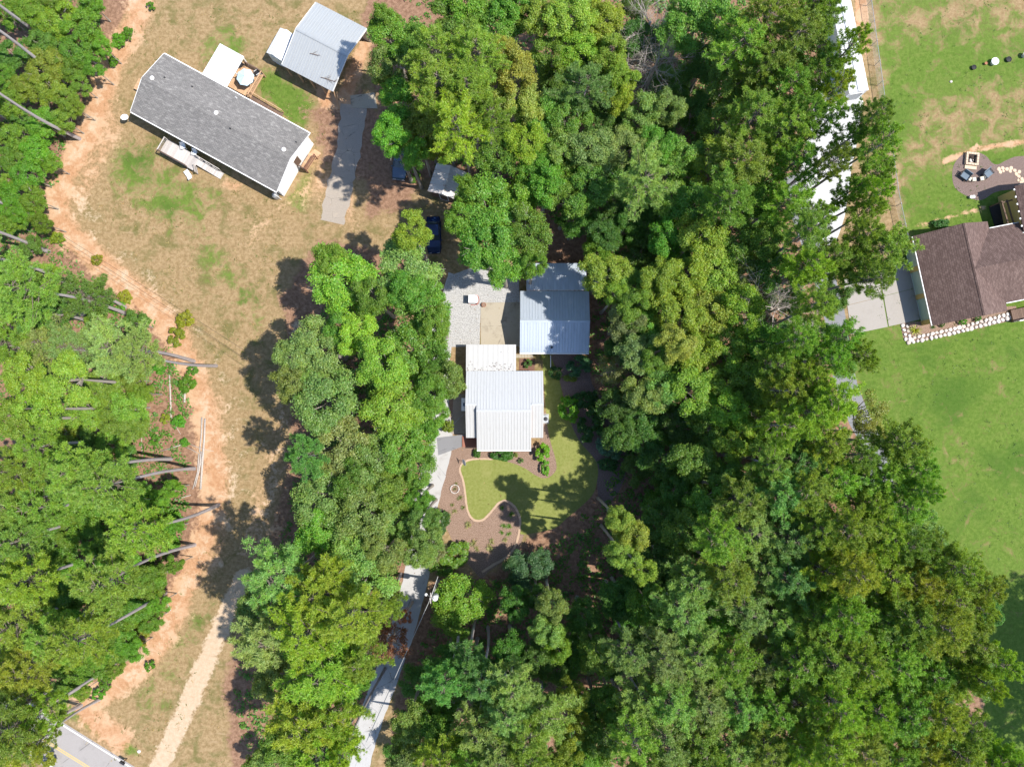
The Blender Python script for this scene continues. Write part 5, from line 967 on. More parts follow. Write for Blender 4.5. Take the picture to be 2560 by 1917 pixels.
# ------------------------------------------------------------------ vehicles
def vehicle(name, label, loc, rz, paint, L=4.6, W=1.82, pickup=False):
    t = thing(name, label, 'car', loc, rz); hl, hw = L / 2, W / 2
    # body: stations along x, front at +x
    st_ = [(-hl, .50, .86, .72), (-hl + .12, .30, .93, .88), (-hl * .72, .26, .99, .97), (-hl * .2, .24, 1.0, .99), (hl * .3, .24, 1.0, .97), (hl * .70, .26, .97, .88), (hl - .14, .32, .90, .76), (hl, .48, .80, .66)]
    m = MB(); n = 8; vs_ = []
    for x, zb, wf, zt in st_:
        w = hw * wf; vs_ += [(x, -w * .86, zb), (x, -w, zb + .18), (x, -w, zt - .16), (x, -w * .88, zt), (x, w * .88, zt), (x, w, zt - .16), (x, w, zb + .18), (x, w * .86, zb)]
    fs_ = [tuple(range(n - 1, -1, -1)), tuple(range(n * (len(st_) - 1), n * len(st_)))]
    for i in range(len(st_) - 1):
        for k in range(n): fs_.append((i * n + k, i * n + (k + 1) % n, (i + 1) * n + (k + 1) % n, (i + 1) * n + k))
    m.add(vs_, [tuple(reversed(f)) for f in fs_]); body = m.build('body', paint, t, False)
    c0, c1, r0, r1 = (-hl * .74, hl * .42, -hl * .46, hl * .10) if not pickup else (-hl * .10, hl * .50, -hl * .04, hl * .22)
    zb, zt, wb, wt = .90, 1.42 if not pickup else 1.62, hw * .90, hw * .72
    m = MB(); m.hexa([(c0, -wb, zb - .05), (c1, -wb, zb - .05), (c1, wb, zb - .05), (c0, wb, zb - .05), (r0, -wt, zt - .03), (r1, -wt, zt - .03), (r1, wt, zt - .03), (r0, wt, zt - .03)]); m.build('windows', M['glass'], t)
    m = MB(); m.box(r0 - .06, r1 + .06, -wt - .03, wt + .03, zt - .028, zt + .02, .03); m.build('roof_panel', paint, t)
    for sgn in (-1, 1):
        m = MB(); m.hexa([(c1 - .05, sgn * wb - .03, zb), (c1 + .02, sgn * wb - .03, zb), (c1 + .02, sgn * wb + .03, zb), (c1 - .05, sgn * wb + .03, zb), (r1 - .03, sgn * wt - .03, zt - .03), (r1 + .04, sgn * wt - .03, zt - .03), (r1 + .04, sgn * wt + .03, zt - .03), (r1 - .03, sgn * wt + .03, zt - .03)]); m.build('pillar', paint, t)
        m = MB(); m.box(c1 - .25, c1 - .08, sgn * (wb + .12) - .08, sgn * (wb + .12) + .08, .90, 1.05, .02); m.build('mirror', paint, t)
        m = MB(); m.box(hl - .10, hl + .012, sgn * hw * .56 - .16, sgn * hw * .56 + .16, .50, .64); m.build('headlight', M['lamp_glass'], t)
        m = MB(); m.box(-hl - .012, -hl + .06, sgn * hw * .58 - .14, sgn * hw * .58 + .14, .58, .72); m.build('tail_light', M['red_plastic'], t)
        for x in (-hl * .62, hl * .62):
            m = MB(); ring = [(x, sgn * (hw - .20), .33), (x, sgn * (hw + .01), .33)]; m.tube(ring, .33, 16); w_ = m.build('wheel', M['black'], t); m = MB(); m.tube([(x, sgn * (hw + .011), .33), (x, sgn * (hw + .025), .33)], .19, 12); m.build('rim', M['chrome'], w_)
    m = MB(); m.box(hl - .04, hl + .05, -hw * .82, hw * .82, .30, .44); m.build('bumper', M['chrome'] if pickup else paint, t)
    if pickup: m = MB(); m.box(-hl + .12, -hl * .14, -hw * .78, hw * .78, .975, .985); m.build('bed', M['black'], t)
    return t
p0, p1 = P(1086, 548), P(1086, 632); a = math.atan2((p1 - p0).y, (p1 - p0).x)
vehicle('parked_car', 'dark blue car parked in the shade under the big tree', P(1086, 590), a + .03, M['blue_paint'])
vehicle('parked_truck', 'dark silver pickup with its front end poking out of the trees', P(1005, 402), -math.pi / 2 - .12, M['silver_paint'], 5.2, 1.92, True)

# ------------------------------------------------------------------ things round the mobile home
m = MB(); p = P(613, 193, 2.4); um = thing('patio_umbrella', 'pale blue patio umbrella open over the back deck', 'umbrella', (p.x, p.y, .8), .2)
for k in range(8):
    a0, a1 = 2 * math.pi * k / 8, 2 * math.pi * (k + 1) / 8; am = (a0 + a1) / 2; m = MB(); R1 = 1.12
    pts = [(0, 0, 1.95), (R1 * math.cos(a0), R1 * math.sin(a0), 1.55), (.9 * R1 * math.cos(am), .9 * R1 * math.sin(am), 1.53), (R1 * math.cos(a1), R1 * math.sin(a1), 1.55)]
    m.add(pts + [(q_[0], q_[1], q_[2] - .012) for q_ in pts], [(0, 1, 2), (0, 2, 3), (6, 5, 4), (7, 6, 4), (1, 5, 6, 2), (2, 6, 7, 3)]); m.build('canopy_panel', M['umbrella'], um)
    m = MB(); m.tube([(0, 0, 1.92), (R1 * .98 * math.cos(a0), R1 * .98 * math.sin(a0), 1.53)], .012, 4); m.build('rib', M['trim_white'], um)
m = MB(); m.tube([(0, 0, 0), (0, 0, 2.05)], .025, 8); m.build('pole', M['metal_grey'], um)
def patio_chair(label, x, y, z, rz, mat, frame, name='patio_chair', group=None, s=1.0):
    p = P(x, y, z); t = thing(name, label, 'chair', (p.x, p.y, z), rz, group)
    m = MB(); m.box(-.26 * s, .26 * s, -.25 * s, .25 * s, .38, .44, .01); m.build('seat', mat, t); m = MB(); m.hexa([(-.26 * s, .24 * s, .42), (.26 * s, .24 * s, .42), (.26 * s, .29 * s, .42), (-.26 * s, .29 * s, .42), (-.24 * s, .38 * s, .95), (.24 * s, .38 * s, .95), (.24 * s, .42 * s, .95), (-.24 * s, .42 * s, .95)]); m.build('backrest', mat, t)
    for sx in (-1, 1):
        m = MB(); m.box(sx * .28 * s - .025, sx * .28 * s + .025, -.26 * s, .32 * s, .60, .64); m.build('armrest', frame, t)
        for sy in (-1, 1): m = MB(); m.box(sx * .25 * s - .02, sx * .25 * s + .02, sy * .23 * s - .02, sy * .23 * s + .02, 0, .60 if sy < 0 else .40); m.build('leg', frame, t)
    return t
m = MB(); p = P(612, 196, 1.5); pt_ = thing('patio_table', 'round patio table standing under the pale blue umbrella', 'table', (p.x - .35, p.y - .35, .8), 0); m.lathe([(.55, .68), (.56, .72), (.54, .73)], 0, 0, 18); m.build('table_top', M['metal_dark'], pt_)
for k in range(3): m = MB(); m.tube([(0, 0, .66), (.4 * math.cos(k * 2.1), .4 * math.sin(k * 2.1), 0)], .02, 5); m.build('leg', M['metal_dark'], pt_)
patio_chair('dark patio chair at the top corner of the tan back deck', 605, 166, .8, .4, M['metal_dark'], M['metal_dark']); patio_chair('dark patio chair by the railing of the tan back deck', 647, 186, .8, 2.2, M['metal_dark'], M['trim_white']); patio_chair('dark patio chair right of the pale blue umbrella', 632, 205, .8, -1.2, M['wood_red'], M['metal_dark'])
patio_chair('white chair on the grey front deck, nearer its left end', 462, 370, .85, .2, M['white_shell'], M['white_shell']); patio_chair('white chair on the grey front deck, beside the ramp', 490, 386, .85, -.2, M['white_shell'], M['white_shell'])
# slatted lounger and gate leaf by the front deck
p = P(475, 441); ln_ = thing('slatted_lounger', 'white slatted lounger on the grass below the front deck', 'lounger', (p.x, p.y, 0), -.95)
for k in range(9): m = MB(); z = .36 + max(0, k - 5) * .14; m.box(-.75 + k * .165, -.75 + k * .165 + .13, -.26, .26, z, z + .025); m.build('slat', M['white_shell'], ln_)
for sy in (-1, 1):
    m = MB(); m.tube([(-.78, sy * .28, .34), (.08, sy * .28, .34), (.6, sy * .28, .80)], .025, 5); m.build('side_rail', M['white_shell'], ln_)
    for x in (-.6, .1): m = MB(); m.box(x - .025, x + .025, sy * .28 - .025, sy * .28 + .025, 0, .34); m.build('leg', M['white_shell'], ln_)
p = P(491, 426, .5); gt = thing('deck_gate', 'open pale slatted gate between the front deck and its ramp', 'gate', (p.x, p.y, 0), -1.35)
for k in range(7): m = MB(); m.box(-.42 + k * .125, -.42 + k * .125 + .085, -.02, .02, .15, 1.25); m.build('slat', M['wood_grey'], gt)
for z in (.3, 1.05): m = MB(); m.box(-.45, .45, .021, .06, z, z + .09); m.build('rail', M['wood_grey'], gt)
m = MB(); m.box(-.52, -.44, -.05, .05, 0, 1.35); m.build('post', M['wood_grey'], gt)
def dish(name, label, x, y, z, rad, tilt, az, cat='satellite dish'):
    p = P(x, y, z); t = thing(name, label, cat, (p.x, p.y, 0), az); m = MB(); prof = [(.02, 0), (rad * .5, rad * .06), (rad * .8, rad * .16), (rad, rad * .27), (rad * .98, rad * .29), (rad * .78, rad * .19), (rad * .48, rad * .09), (.015, .03)]; m.lathe(prof, 0, 0, 20)
    d = m.build('reflector', M['white_shell'], t, True); d.location = (0, 0, z); d.rotation_euler = (tilt, 0, 0)
    m = MB(); m.tube([(0, 0, 0), (0, 0, z + .02)], .035, 8); m.build('mast', M['metal_grey'], t); m = MB(); m.tube([(0, -rad * .9, rad * .2), (0, -rad * .2, rad * .95)], .012, 4); f = m.build('feed_arm', M['metal_grey'], t); f.location = (0, 0, z); f.rotation_euler = (tilt, 0, 0); return t
dish('satellite_dish', 'white satellite dish on a post at the left corner of the mobile home', 312, 295, 1.3, .46, .35, 2.8); dish('satellite_dish', 'white satellite dish on a tall post at the corner of the lawn edging', 1162, 1155, 1.45, .42, 1.05, -1.2)
p = P(693, 494); gt2 = thing('gas_cylinder', 'blue-grey gas cylinder at the bottom corner of the mobile home', 'gas cylinder', (p.x, p.y, 0)); m = MB(); m.lathe([(.30, 0), (.34, .06), (.36, .2), (.36, 1.0), (.30, 1.15), (.14, 1.22), (.13, 1.32), (.10, 1.33)], 0, 0, 16); m.build('tank', M['metal_grey'], gt2, True); m = MB(); m.tube([(.1, 0, 1.28), (.5, -.25, .9), (.62, -.3, .2)], .03, 5); m.build('pipe', M['trim_white'], gt2)

# ------------------------------------------------------------------ yard of the white-roofed house
p = P(1182, 747, 1.2); cart = thing('storage_box', 'white-lidded box on a red frame standing on the gravel', 'box', (p.x, p.y, 0), -.02)
m = MB(); m.box(-.52, .52, -.46, .46, .35, 1.15); m.build('box_body', M['metal_grey'], cart); m = MB(); m.box(-.56, .56, -.50, .50, 1.153, 1.25, .04); ld = m.build('lid', M['white_shell'], cart)
m = MB(); m.box(-.56, .56, -.01, .01, 1.252, 1.262); m.build('seam', M['metal_grey'], ld)
for sx in (-1, 1):
    for sy in (-1, 1): m = MB(); m.box(sx * .5 - .04, sx * .5 + .04, sy * .44 - .04, sy * .44 + .04, 0, .345); m.build('leg', M['red_plastic'], cart)
m = MB(); m.tube([(.3, .40, 1.27), (.55, .42, 1.3), (.72, .2, .9), (.74, -.2, .5), (.5, -.55, .25), (0, -.62, .1), (-.3, -.58, .05)], .035, 6); m.build('hose', M['red_plastic'], cart)
def pot(name, label, x, y, r, h, mat, inner, cat='pot'):
    p = P(x, y); t = thing(name, label, cat, (p.x, p.y, 0)); m = MB(); m.lathe([(r * .7, 0), (r * .95, h * .8), (r * 1.05, h * .82), (r * 1.05, h), (r * .9, h), (r * .85, h * .85)], 0, 0, 16); m.build('pot_body', mat, t, False); m = MB(); m.lathe([(r * .84, h * .8), (r * .84, h * .9), (r * .3, h * .95)], 0, 0, 12); m.build('soil', inner, t); return t
pot('terracotta_pot', 'round terracotta pot at the corner of the tan concrete slab', 1210, 763, .28, .38, M['terracotta'], M['mulch'])
pot('ring_planter', 'small white ring planter beside the west wall of the house', 1127, 1038, .24, .25, M['stone_white'], M['mulch'], 'planter')
# fire ring of stones with plants
p = P(1137, 1222); fr_ = thing('stone_ring', 'circle of pale stones round plants in the mulch bed', 'stone ring', (p.x, p.y, 0))
def stone_mesh(seed, rx, ry, h):
    r = random.Random(seed); m = MB(); n = 9; prof = [(1.0, 0), (1.04, .35), (.9, .8), (.5, 1.0)]
    jit = [r.uniform(.85, 1.15) for _ in range(n)]
    for q_, z in prof:
        for k in range(n): a = 6.283 * k / n; m.v.append((rx * q_ * jit[k] * math.cos(a), ry * q_ * jit[(k + 3) % n] * math.sin(a), h * z * r.uniform(.93, 1.07)))
    for i in range(len(prof) - 1):
        for k in range(n): m.f.append((i * n + k, i * n + (k + 1) % n, (i + 1) * n + (k + 1) % n, (i + 1) * n + k))
    m.f.append(tuple(3 * n + k for k in range(n))); return m
STONES = [stone_mesh(s, .5, .5, .5).mesh('stone', M['stone_white']) for s in range(4)]; STEPS = [stone_mesh(s + 10, .5, .5, .5).mesh('stone', M['stone_tan']) for s in range(4)]
for k in range(16): a = 6.283 * k / 16; link('stone', STONES[k % 4], fr_, (.52 * math.cos(a), .52 * math.sin(a), 0), (0, 0, a), (.16, .22, .36))
c = link('planting', SPIKY[0], fr_, (0, 0, 0), None, (.32, .32, .3)); c.color = (.16, .17, .05, 1)
# spiky plants in the beds
PL = [(1150, 1244, .5, 0), (1158, 1268, .4, 0), (1136, 1277, .45, 1), (1122, 1288, .55, 1), (1170, 1312, .6, 1), (1184, 1357, .6, 1), (1192, 1371, .5, 1), (1224, 1368, .65, 1), (1229, 1353, .5, 1), (1259, 1314, .5, 2), (1273, 1315, .5, 2), (1254, 1330, .4, 2), (1272, 1334, .45, 2), (1262, 1349, .45, 1), (1131, 1262, .35, 0), (1140, 1210, .35, 0), (1256, 1268, .4, 2), (1278, 1285, .55, 2)]
COLS = [(.20, .22, .07, 1), (.30, .30, .12, 1), (.13, .24, .03, 1)]; WORDS = ['olive', 'straw-coloured', 'green']
for i, (x, y, s, c) in enumerate(PL):
    p = P(x, y); t = thing('spiky_plant', WORDS[c] + ' spiky clump in the mulch, ' + ['topmost', 'second from top', 'third from top', 'fourth from top', 'fifth from top', 'sixth from top', 'seventh from top', 'eighth from top', 'ninth from top'][sorted([q_[1] for q_ in PL if q_[3] == c]).index(y)], 'plant', (p.x, p.y, 0), i * 1.3, 'spiky plants in the mulch bed'); o = link('leaves', SPIKY[i % 3], t, (0, 0, .0), None, (s, s, s * .9)); o.color = COLS[c]
def shrub(label, x, y, rx, ry, h, col, var=0, name='shrub', rz=0):
    p = P(x, y, h * .5); t = thing(name, label, 'bush', (p.x, p.y, 0), rz, 'garden shrubs round the white-roofed house'); k = h / 1.75
    c = link('crown', BUSH[var][0], t, (0, 0, k * .8), None, (rx * 1.3, ry * 1.3, k * 1.1)); c.color = (*col, 1); link('stem', TR_O[0], t, (0, 0, 0), None, (.04, .04, k * .8)); return t
BG, DG, YG, BL = (.13, .30, .012), (.045, .12, .016), (.19, .24, .025), (.06, .15, .085)
shrub('clipped dark green hedge block below the front wall', 1252, 1137, 1.35, .62, 1.0, (.05, .15, .012)); shrub('second half of the clipped hedge, right side', 1268, 1138, .7, .6, 1.0, (.06, .17, .012), 1)
shrub('small two-lobed green shrub at the left end of the front wall', 1192, 1133, .42, .6, .8, (.07, .16, .02), 1); shrub('lime green shrub below the right front corner of the house', 1357, 1132, .85, 1.0, 1.7, (.17, .36, .012), 2); shrub('lime green shrub trailing into the pointed mulch bed', 1363, 1168, .55, .85, 1.1, (.14, .33, .012))
shrub('round yellow-green bush beside the west wall and walk', 1119, 1066, .68, .78, 1.4, (.17, .23, .02), 1); shrub('bright lime shrub standing on the lawn edge east of the house', 1421, 1022, 1.35, 1.35, 2.4, (.15, .34, .014), 0); shrub('dark green shrub behind the lime one, in shade', 1462, 1000, 1.5, 1.2, 2.2, DG, 1); shrub('large dark green shrub at the edge of the shaded wood', 1478, 1066, 1.6, 1.9, 2.6, DG, 2)
shrub('round silvery blue-green shrub in the shaded bed', 1524, 1109, 1.75, 1.5, 2.6, (.10, .22, .13), 0); shrub('small dark shrub below the silvery blue-green one', 1520, 1160, 1.1, .9, 1.6, (.05, .14, .03), 1); shrub('blue-green shrub below the garage corner', 1448, 917, 1.5, 1.2, 2.2, (.06, .17, .06), 2); shrub('dark low shrub right of the carport garden', 1388, 932, .9, .7, 1.2, DG, 0); shrub('yellow-green low plants along the garden path', 1425, 945, .8, .5, .7, YG, 1); shrub('small green shrub in the brick-edged bed', 1320, 910, .5, .5, .9, (.08, .17, .03), 2); shrub('low grey-green plant in the front mulch bed', 1302, 1152, .35, .3, .5, (.12, .2, .05), 2); shrub('little olive plant near the hedge end', 1290, 1137, .25, .25, .4, YG, 0)
# garden walls, brick-edged bed and gate east of the carport
p = P(1319, 912); bb = thing('brick_bed', 'small brick-paved square between carport and garage', 'paving', (p.x, p.y, 0)); 
n = 0
for i in range(9):
    for j in range(10):
        if i == 0 and j == 0: m = MB(); m.box(0, .205, 0, .165, 0, .06, .006); brick_me = m.mesh('brick', M['brick_dark'])
        link('brick', brick_me, bb, (-1.05 + i * .215, -.95 + j * .175, rnd.uniform(-.004, .004))); n += 1
p = P(1310, 890); pv = thing('paving_strip', 'pale paving strip below the garage eave', 'paving', (p.x, p.y, 0))
for i in range(6): m = MB(); m.box(-1.0 + i * .36, -.66 + i * .36, -.22, .22, 0, .05); m.build('slab', M['concrete_tan'], pv)
p = P(1376, 905); gw = thing('garden_rail', 'thin white garden rail right of the carport', 'rail', (p.x, p.y, 0)); m = MB(); m.box(-.04, .04, -.8, .8, .5, .58); m.build('rail', M['trim_white'], gw)
for y in (-.75, .75): m = MB(); m.box(-.035, .035, y - .035, y + .035, 0, .5); m.build('post', M['trim_white'], gw)
# air conditioner on the east wall
p = P(1361.5, 1047, .6); ac = thing('air_conditioner', 'blue-grey air conditioner unit against the east wall', 'air conditioner', (p.x + .1, p.y, 0)); m = MB(); m.box(-.3, .34, -.45, .45, .08, .85, .03); m.build('case', M['metal_grey'], ac); m = MB(); m.lathe([(.25, .853), (.26, .88), (.05, .90)], .02, 0, 16); m.build('fan_grille', M['metal_dark'], ac); m = MB(); m.box(-.4, .45, -.6, .6, 0, .078); m.build('base', M['concrete_pale'], ac)
# pale hose across the side walk
m = MB(); pts = [P(1134, 1060), P(1140, 1054), P(1148, 1046), P(1156, 1038), P(1161, 1034)]; m.tube([(q_.x, q_.y, .05) for q_ in pts], .03, 6); tag(m.build('garden_hose', M['wire']), 'pale hose lying across the dark side walk', 'hose')
p = P(1490, 712, 1); tp = thing('tarp_stack', 'blue tarp-covered stack beside the lean-to', 'tarp', (p.x, p.y, 0)); m = MB(); m.add([(-.7, -.6, 0), (.7, -.6, 0), (.7, .6, 0), (-.7, .6, 0), (-.6, -.5, .9), (.55, -.5, 1.0), (.6, .5, .85), (-.6, .5, 1.0), (0, 0, 1.15)], [(3, 2, 1, 0), (0, 1, 5, 4), (1, 2, 6, 5), (2, 3, 7, 6), (3, 0, 4, 7), (4, 5, 8), (5, 6, 8), (6, 7, 8), (7, 4, 8)]); m.build('cover', M['tarp'], tp)

# ------------------------------------------------------------------ utility poles and wires
def pole(label, bx, by, h, transformer=True, group='utility poles'):
    p = P(bx, by); t = thing('utility_pole', label, 'utility pole', (p.x, p.y, 0), 0, group); m = MB(); m.tube([(0, 0, 0), (0, 0, h * .5), (0, 0, h)], [.17, .15, .11], 10); m.build('pole', M['wood_grey'], t)
    if transformer:
        m = MB(); m.lathe([(.30, h - 2.0), (.33, h - 1.95), (.33, h - .95), (.30, h - .85), (.1, h - .78)], .42, -.18, 16); tf = m.build('transformer', M['white_shell'], t, True); m = MB(); m.tube([(.35, -.1, h - .8), (.3, -.05, h - .45)], .04, 6); m.tube([(.5, -.25, h - .8), (.52, -.28, h - .5)], .04, 6); m.build('bushing', M['metal_grey'], tf)
        m = MB(); m.tube([(-.5, .3, h - .6), (-.25, .25, h - .4), (0, .05, h - .3)], .025, 5); m.build('street_arm', M['metal_grey'], t); m = MB(); m.lathe([(.15, h - .75), (.16, h - .65), (.06, h - .6)], -.55, .3, 12); m.build('lamp_head', M['white_shell'], t)
    m = MB(); m.box(-.05, .05, -.6, .6, h - .42, h - .32); m.build('crossarm', M['wood_grey'], t); return Vector((p.x, p.y, h))
def wire(label, a, b, sag, rad, mat):
    m = MB(); pts = []
    for k in range(13): t = k / 12; q_ = a.lerp(b, t); pts.append((q_.x, q_.y, q_.z - sag * 4 * t * (1 - t)))
    m.tube(pts, rad, 5, False); tag(m.build('overhead_wire', mat), label, 'wire', 'overhead wires')
hp = 9.0; f = (CAM_H - hp) / CAM_H; bx, by = 1280 + (1076 - 1280) * f, 1025 + (1496 - 1025) * f
top = pole('utility pole with white transformer drum beside the lower driveway', bx, by, hp); e = P(868, 1960, 8.0)
wire('pale overhead wire crossing the lower white driveway', top + Vector((0, 0, -.4)), e, .35, .035, M['wire']); wire('pale service wire rising from the pole into the trees', top + Vector((0, 0, -.4)), P(1095, 1440, 8.4), .1, .03, M['wire'])
pA = P(-120, 420, 8.0); pB = P(760, 968, 8.0)
t1 = pole('plain utility pole hidden among the trees by the dirt track', 786, 973, 8.4, False); 
wire('thin dark wire above the dry field, upper of two', P(150, 585, 8.0), t1 + Vector((0, .5, -.35)), .5, .016, M['wire_dark']); wire('thin dark wire above the dry field, lower of two', P(146, 592, 8.0), t1 + Vector((0, -.5, -.35)), .5, .016, M['wire_dark'])
# ------------------------------------------------------------------ mailbox
p = P(318, 1895); mb = thing('mailbox', 'black mailbox on a post beside the paved road', 'mailbox', (p.x, p.y, 0), -.55); m = MB(); m.box(-.05, .05, -.05, .05, 0, 1.0); m.build('post', M['wood_dark'], mb)
m = MB(); prof = [(-.14, 1.0), (.14, 1.0), (.14, 1.16), (.1, 1.25), (0, 1.29), (-.1, 1.25), (-.14, 1.16)]; m.extrude_x(prof, -.34, .30); m.build('box_body', M['metal_dark'], mb); m = MB(); m.box(.302, .315, -.13, .13, 1.01, 1.2); m.build('door', M['metal_dark'], mb)
p = P(348, 1877); link_o = link('stone', STONES[1], None, (p.x, p.y, 0), None, (.45, .4, .3)); link_o.name = 'white_rock'; tag(link_o, 'small white rock in the grass right of the mailbox', 'rock')
# ------------------------------------------------------------------ felled logs
def log(label, pts, r0, r1, name='felled_log', mat='deadwood'):
    w = [P(x, y) for x, y in pts]; n = len(w); m = MB(); m.tube([(q_.x, q_.y, max(r0, .04) + .01) for q_ in w], [.8 * (r0 + (r1 - r0) * k / (n - 1)) for k in range(n)], 8); tag(m.build(name, M[mat], None, True), label, 'log', 'felled logs by the track')
log('longest pale felled log, along the right of the pile', [(514, 1046), (512, 1100), (507, 1160), (503, 1222)], .14, .17); log('pale log lying against the longest one, left side', [(506, 1043), (505, 1085), (500, 1130)], .12, .10); log('thin pale log at the lower left of the pile', [(498, 1135), (495, 1180), (483, 1222)], .10, .08); log('pale log leaning across the middle of the pile', [(504, 1128), (499, 1175), (489, 1216)], .11, .09); log('short log at the upper end of the pile', [(510, 1118), (505, 1150), (494, 1190)], .10, .08)
log('lone straight felled trunk above the log pile', [(424, 925), (427, 985), (429, 1046)], .10, .14); log('pale stump log standing below the bush', [(464, 982), (463, 1006)], .16, .17); log('forked pale log left of the pile, lower arm', [(468, 1104), (450, 1113), (402, 1128)], .13, .06); log('thin pale log right of the forked one', [(476, 1110), (500, 1120), (535, 1128)], .06, .03); log('brown fallen branch under the pale logs', [(455, 1112), (480, 1124), (502, 1136)], .05, .06, 'felled_log', 'bark_oak'); log('thin fallen branch below the lone trunk', [(432, 1050), (440, 1065), (452, 1085)], .05, .03); log('fallen pale stick at the wood edge, lower left', [(405, 1476), (415, 1500), (428, 1526)], .09, .07); log('pale branch tangle log below the pile', [(440, 1250), (460, 1242), (478, 1237)], .08, .05)
log('thin pale stick left of the lone trunk', [(374, 1055), (380, 1085)], .05, .04); log('thin white stick near the wood edge', [(353, 1065), (356, 1140)], .05, .04)

# ------------------------------------------------------------------ chain link fence
top_px = [(2172, -50), (2179, 0), (2194, 109), (2214, 254), (2232, 370), (2247.5, 480), (2268, 578), (2273, 598)]; FH = 1.35
fw = [P(x, y, FH) for x, y in top_px]; fe = thing('chain_link_fence', 'grey chain link fence down the left side of the right lawn', 'fence', (fw[0].x, fw[0].y, 0)); o0 = Vector((fw[0].x, fw[0].y, 0))
m = MB(); m.tube([q_ - o0 for q_ in fw], .03, 6); m.build('top_rail', M['metal_grey'], fe)
cum = [0]; 
for i in range(len(fw) - 1): cum.append(cum[-1] + (fw[i + 1] - fw[i]).length)
def fat(d):
    for i in range(len(fw) - 1):
        if d <= cum[i + 1]: return fw[i].lerp(fw[i + 1], (d - cum[i]) / (cum[i + 1] - cum[i])) - o0
    return fw[-1] - o0
m = MB(); m.tube([(0, 0, 0), (0, 0, FH + .08)], .04, 6); me = m.mesh('post', M['metal_grey']); d = 0.0
while d < cum[-1]: q_ = fat(d); link('post', me, fe, (q_.x, q_.y, 0)); d += 2.6
m = MB(); d = 0.0
while d < cum[-1] - FH:
    a, b_, c_ = fat(d), fat(d + FH * .8), fat(d); m.tube([(a.x, a.y, .05), (b_.x, b_.y, FH)], .006, 3, False); m.tube([(a.x, a.y, FH), (b_.x, b_.y, .05)], .006, 3, False); d += .16
wm = m.build('wire_mesh', M['metal_grey'], fe); wm['kind'] = 'stuff'
# ------------------------------------------------------------------ fire-pit corner of the right lawn
def R1(x, y): return 2340 + x / 9.2, 360 + y / 9.2
x, y = R1(835, 340); p = P(x, y, .3); fp = thing('stone_fire_pit', 'square tan stone fire pit on the dark mulch circle', 'fire pit', (p.x, p.y, 0), -.12)
for s in range(4):
    for k in range(4):
        for c in range(2):
            L = .36; m = MB(); m.box(-.17, .17, -.13, .13, 0, .20, .02); o = m.build('block', M['stone_tan'], fp); a = s * math.pi / 2; off = -.58 + k * .36 + (.12 if c else 0); o.location = (off * math.cos(a) - .68 * math.sin(a), off * math.sin(a) + .68 * math.cos(a), c * .205); o.rotation_euler = (0, 0, a)
m = MB(); m.box(-.54, .54, -.54, .54, 0, .05); m.build('ash_bed', M['soot'], fp); m = MB(); m.lathe([(.28, .05), (.22, .12), (.05, .16)], .06, -.12, 10); m.build('ash_heap', M['ash'], fp)
m = MB(); m.tube([(-.3, .2, .14), (.3, .05, .2)], .06, 6); m.tube([(-.1, .35, .12), (.2, -.3, .22)], .05, 6); m.build('charred_logs', M['soot'], fp)
m = MB(); m.box(-.75, .75, -1.28, -.84, 0, .16, .02); m.build('hearth_slab', M['stone_tan'], fp)
def bench(label, x, y, rz, L=1.1):
    q_ = P(x, y, .5); t = thing('garden_bench', label, 'bench', (q_.x, q_.y, 0), rz); m = MB(); m.box(-L / 2, L / 2, -.36, .36, .38, .50, .03); m.build('seat', M['slate'], t); m = MB(); m.hexa([(-L / 2, .36, .42), (L / 2, .36, .42), (L / 2, .46, .42), (-L / 2, .46, .42), (-L / 2, .50, .92), (L / 2, .50, .92), (L / 2, .58, .92), (-L / 2, .58, .92)]); m.build('backrest', M['slate'], t)
    for sx in (-1, 1):
        m = MB(); m.box(sx * L / 2 - .04, sx * L / 2 + .04, -.36, .5, .60, .66); m.build('armrest', M['metal_dark'], t)
        for sy in (-.32, .4): m = MB(); m.box(sx * L / 2 - .03, sx * L / 2 + .03, sy - .03, sy + .03, 0, .6); m.build('leg', M['metal_dark'], t)
bench('slate blue bench left of the cream stools by the fire pit', *R1(675, 735), -2.2 + math.pi / 2); bench('slate blue bench right of the cream stools by the fire pit', *R1(1210, 685), 2.15 - math.pi / 2 + .1)
def stool(label, x, y, rz):
    q_ = P(x, y, .4); t = thing('cushioned_stool', label, 'stool', (q_.x, q_.y, 0), rz, 'stools by the fire pit'); m = MB(); m.box(-.24, .24, -.24, .24, .34, .46, .04); m.build('cushion', M['cushion'], t); m = MB(); m.box(-.22, .22, -.22, .22, .28, .338); m.build('seat_frame', M['metal_dark'], t)
    for sx in (-1, 1):
        for sy in (-1, 1): m = MB(); m.box(sx * .2 - .02, sx * .2 + .02, sy * .2 - .02, sy * .2 + .02, 0, .278); m.build('leg', M['metal_dark'], t)
for w, x, y, a in (('first', 770, 800, -.5), ('second', 880, 812, .1), ('third', 1060, 795, .2), ('fourth', 1150, 750, .5)): stool(w + ' cream stool from the left by the fire pit', *R1(x, y), a)
q_ = P(*R1(1960, 750)); sp_ = thing('stepping_stone_path', 'curved path of tan stepping stones right of the fire pit', 'path', (q_.x, q_.y, 0))
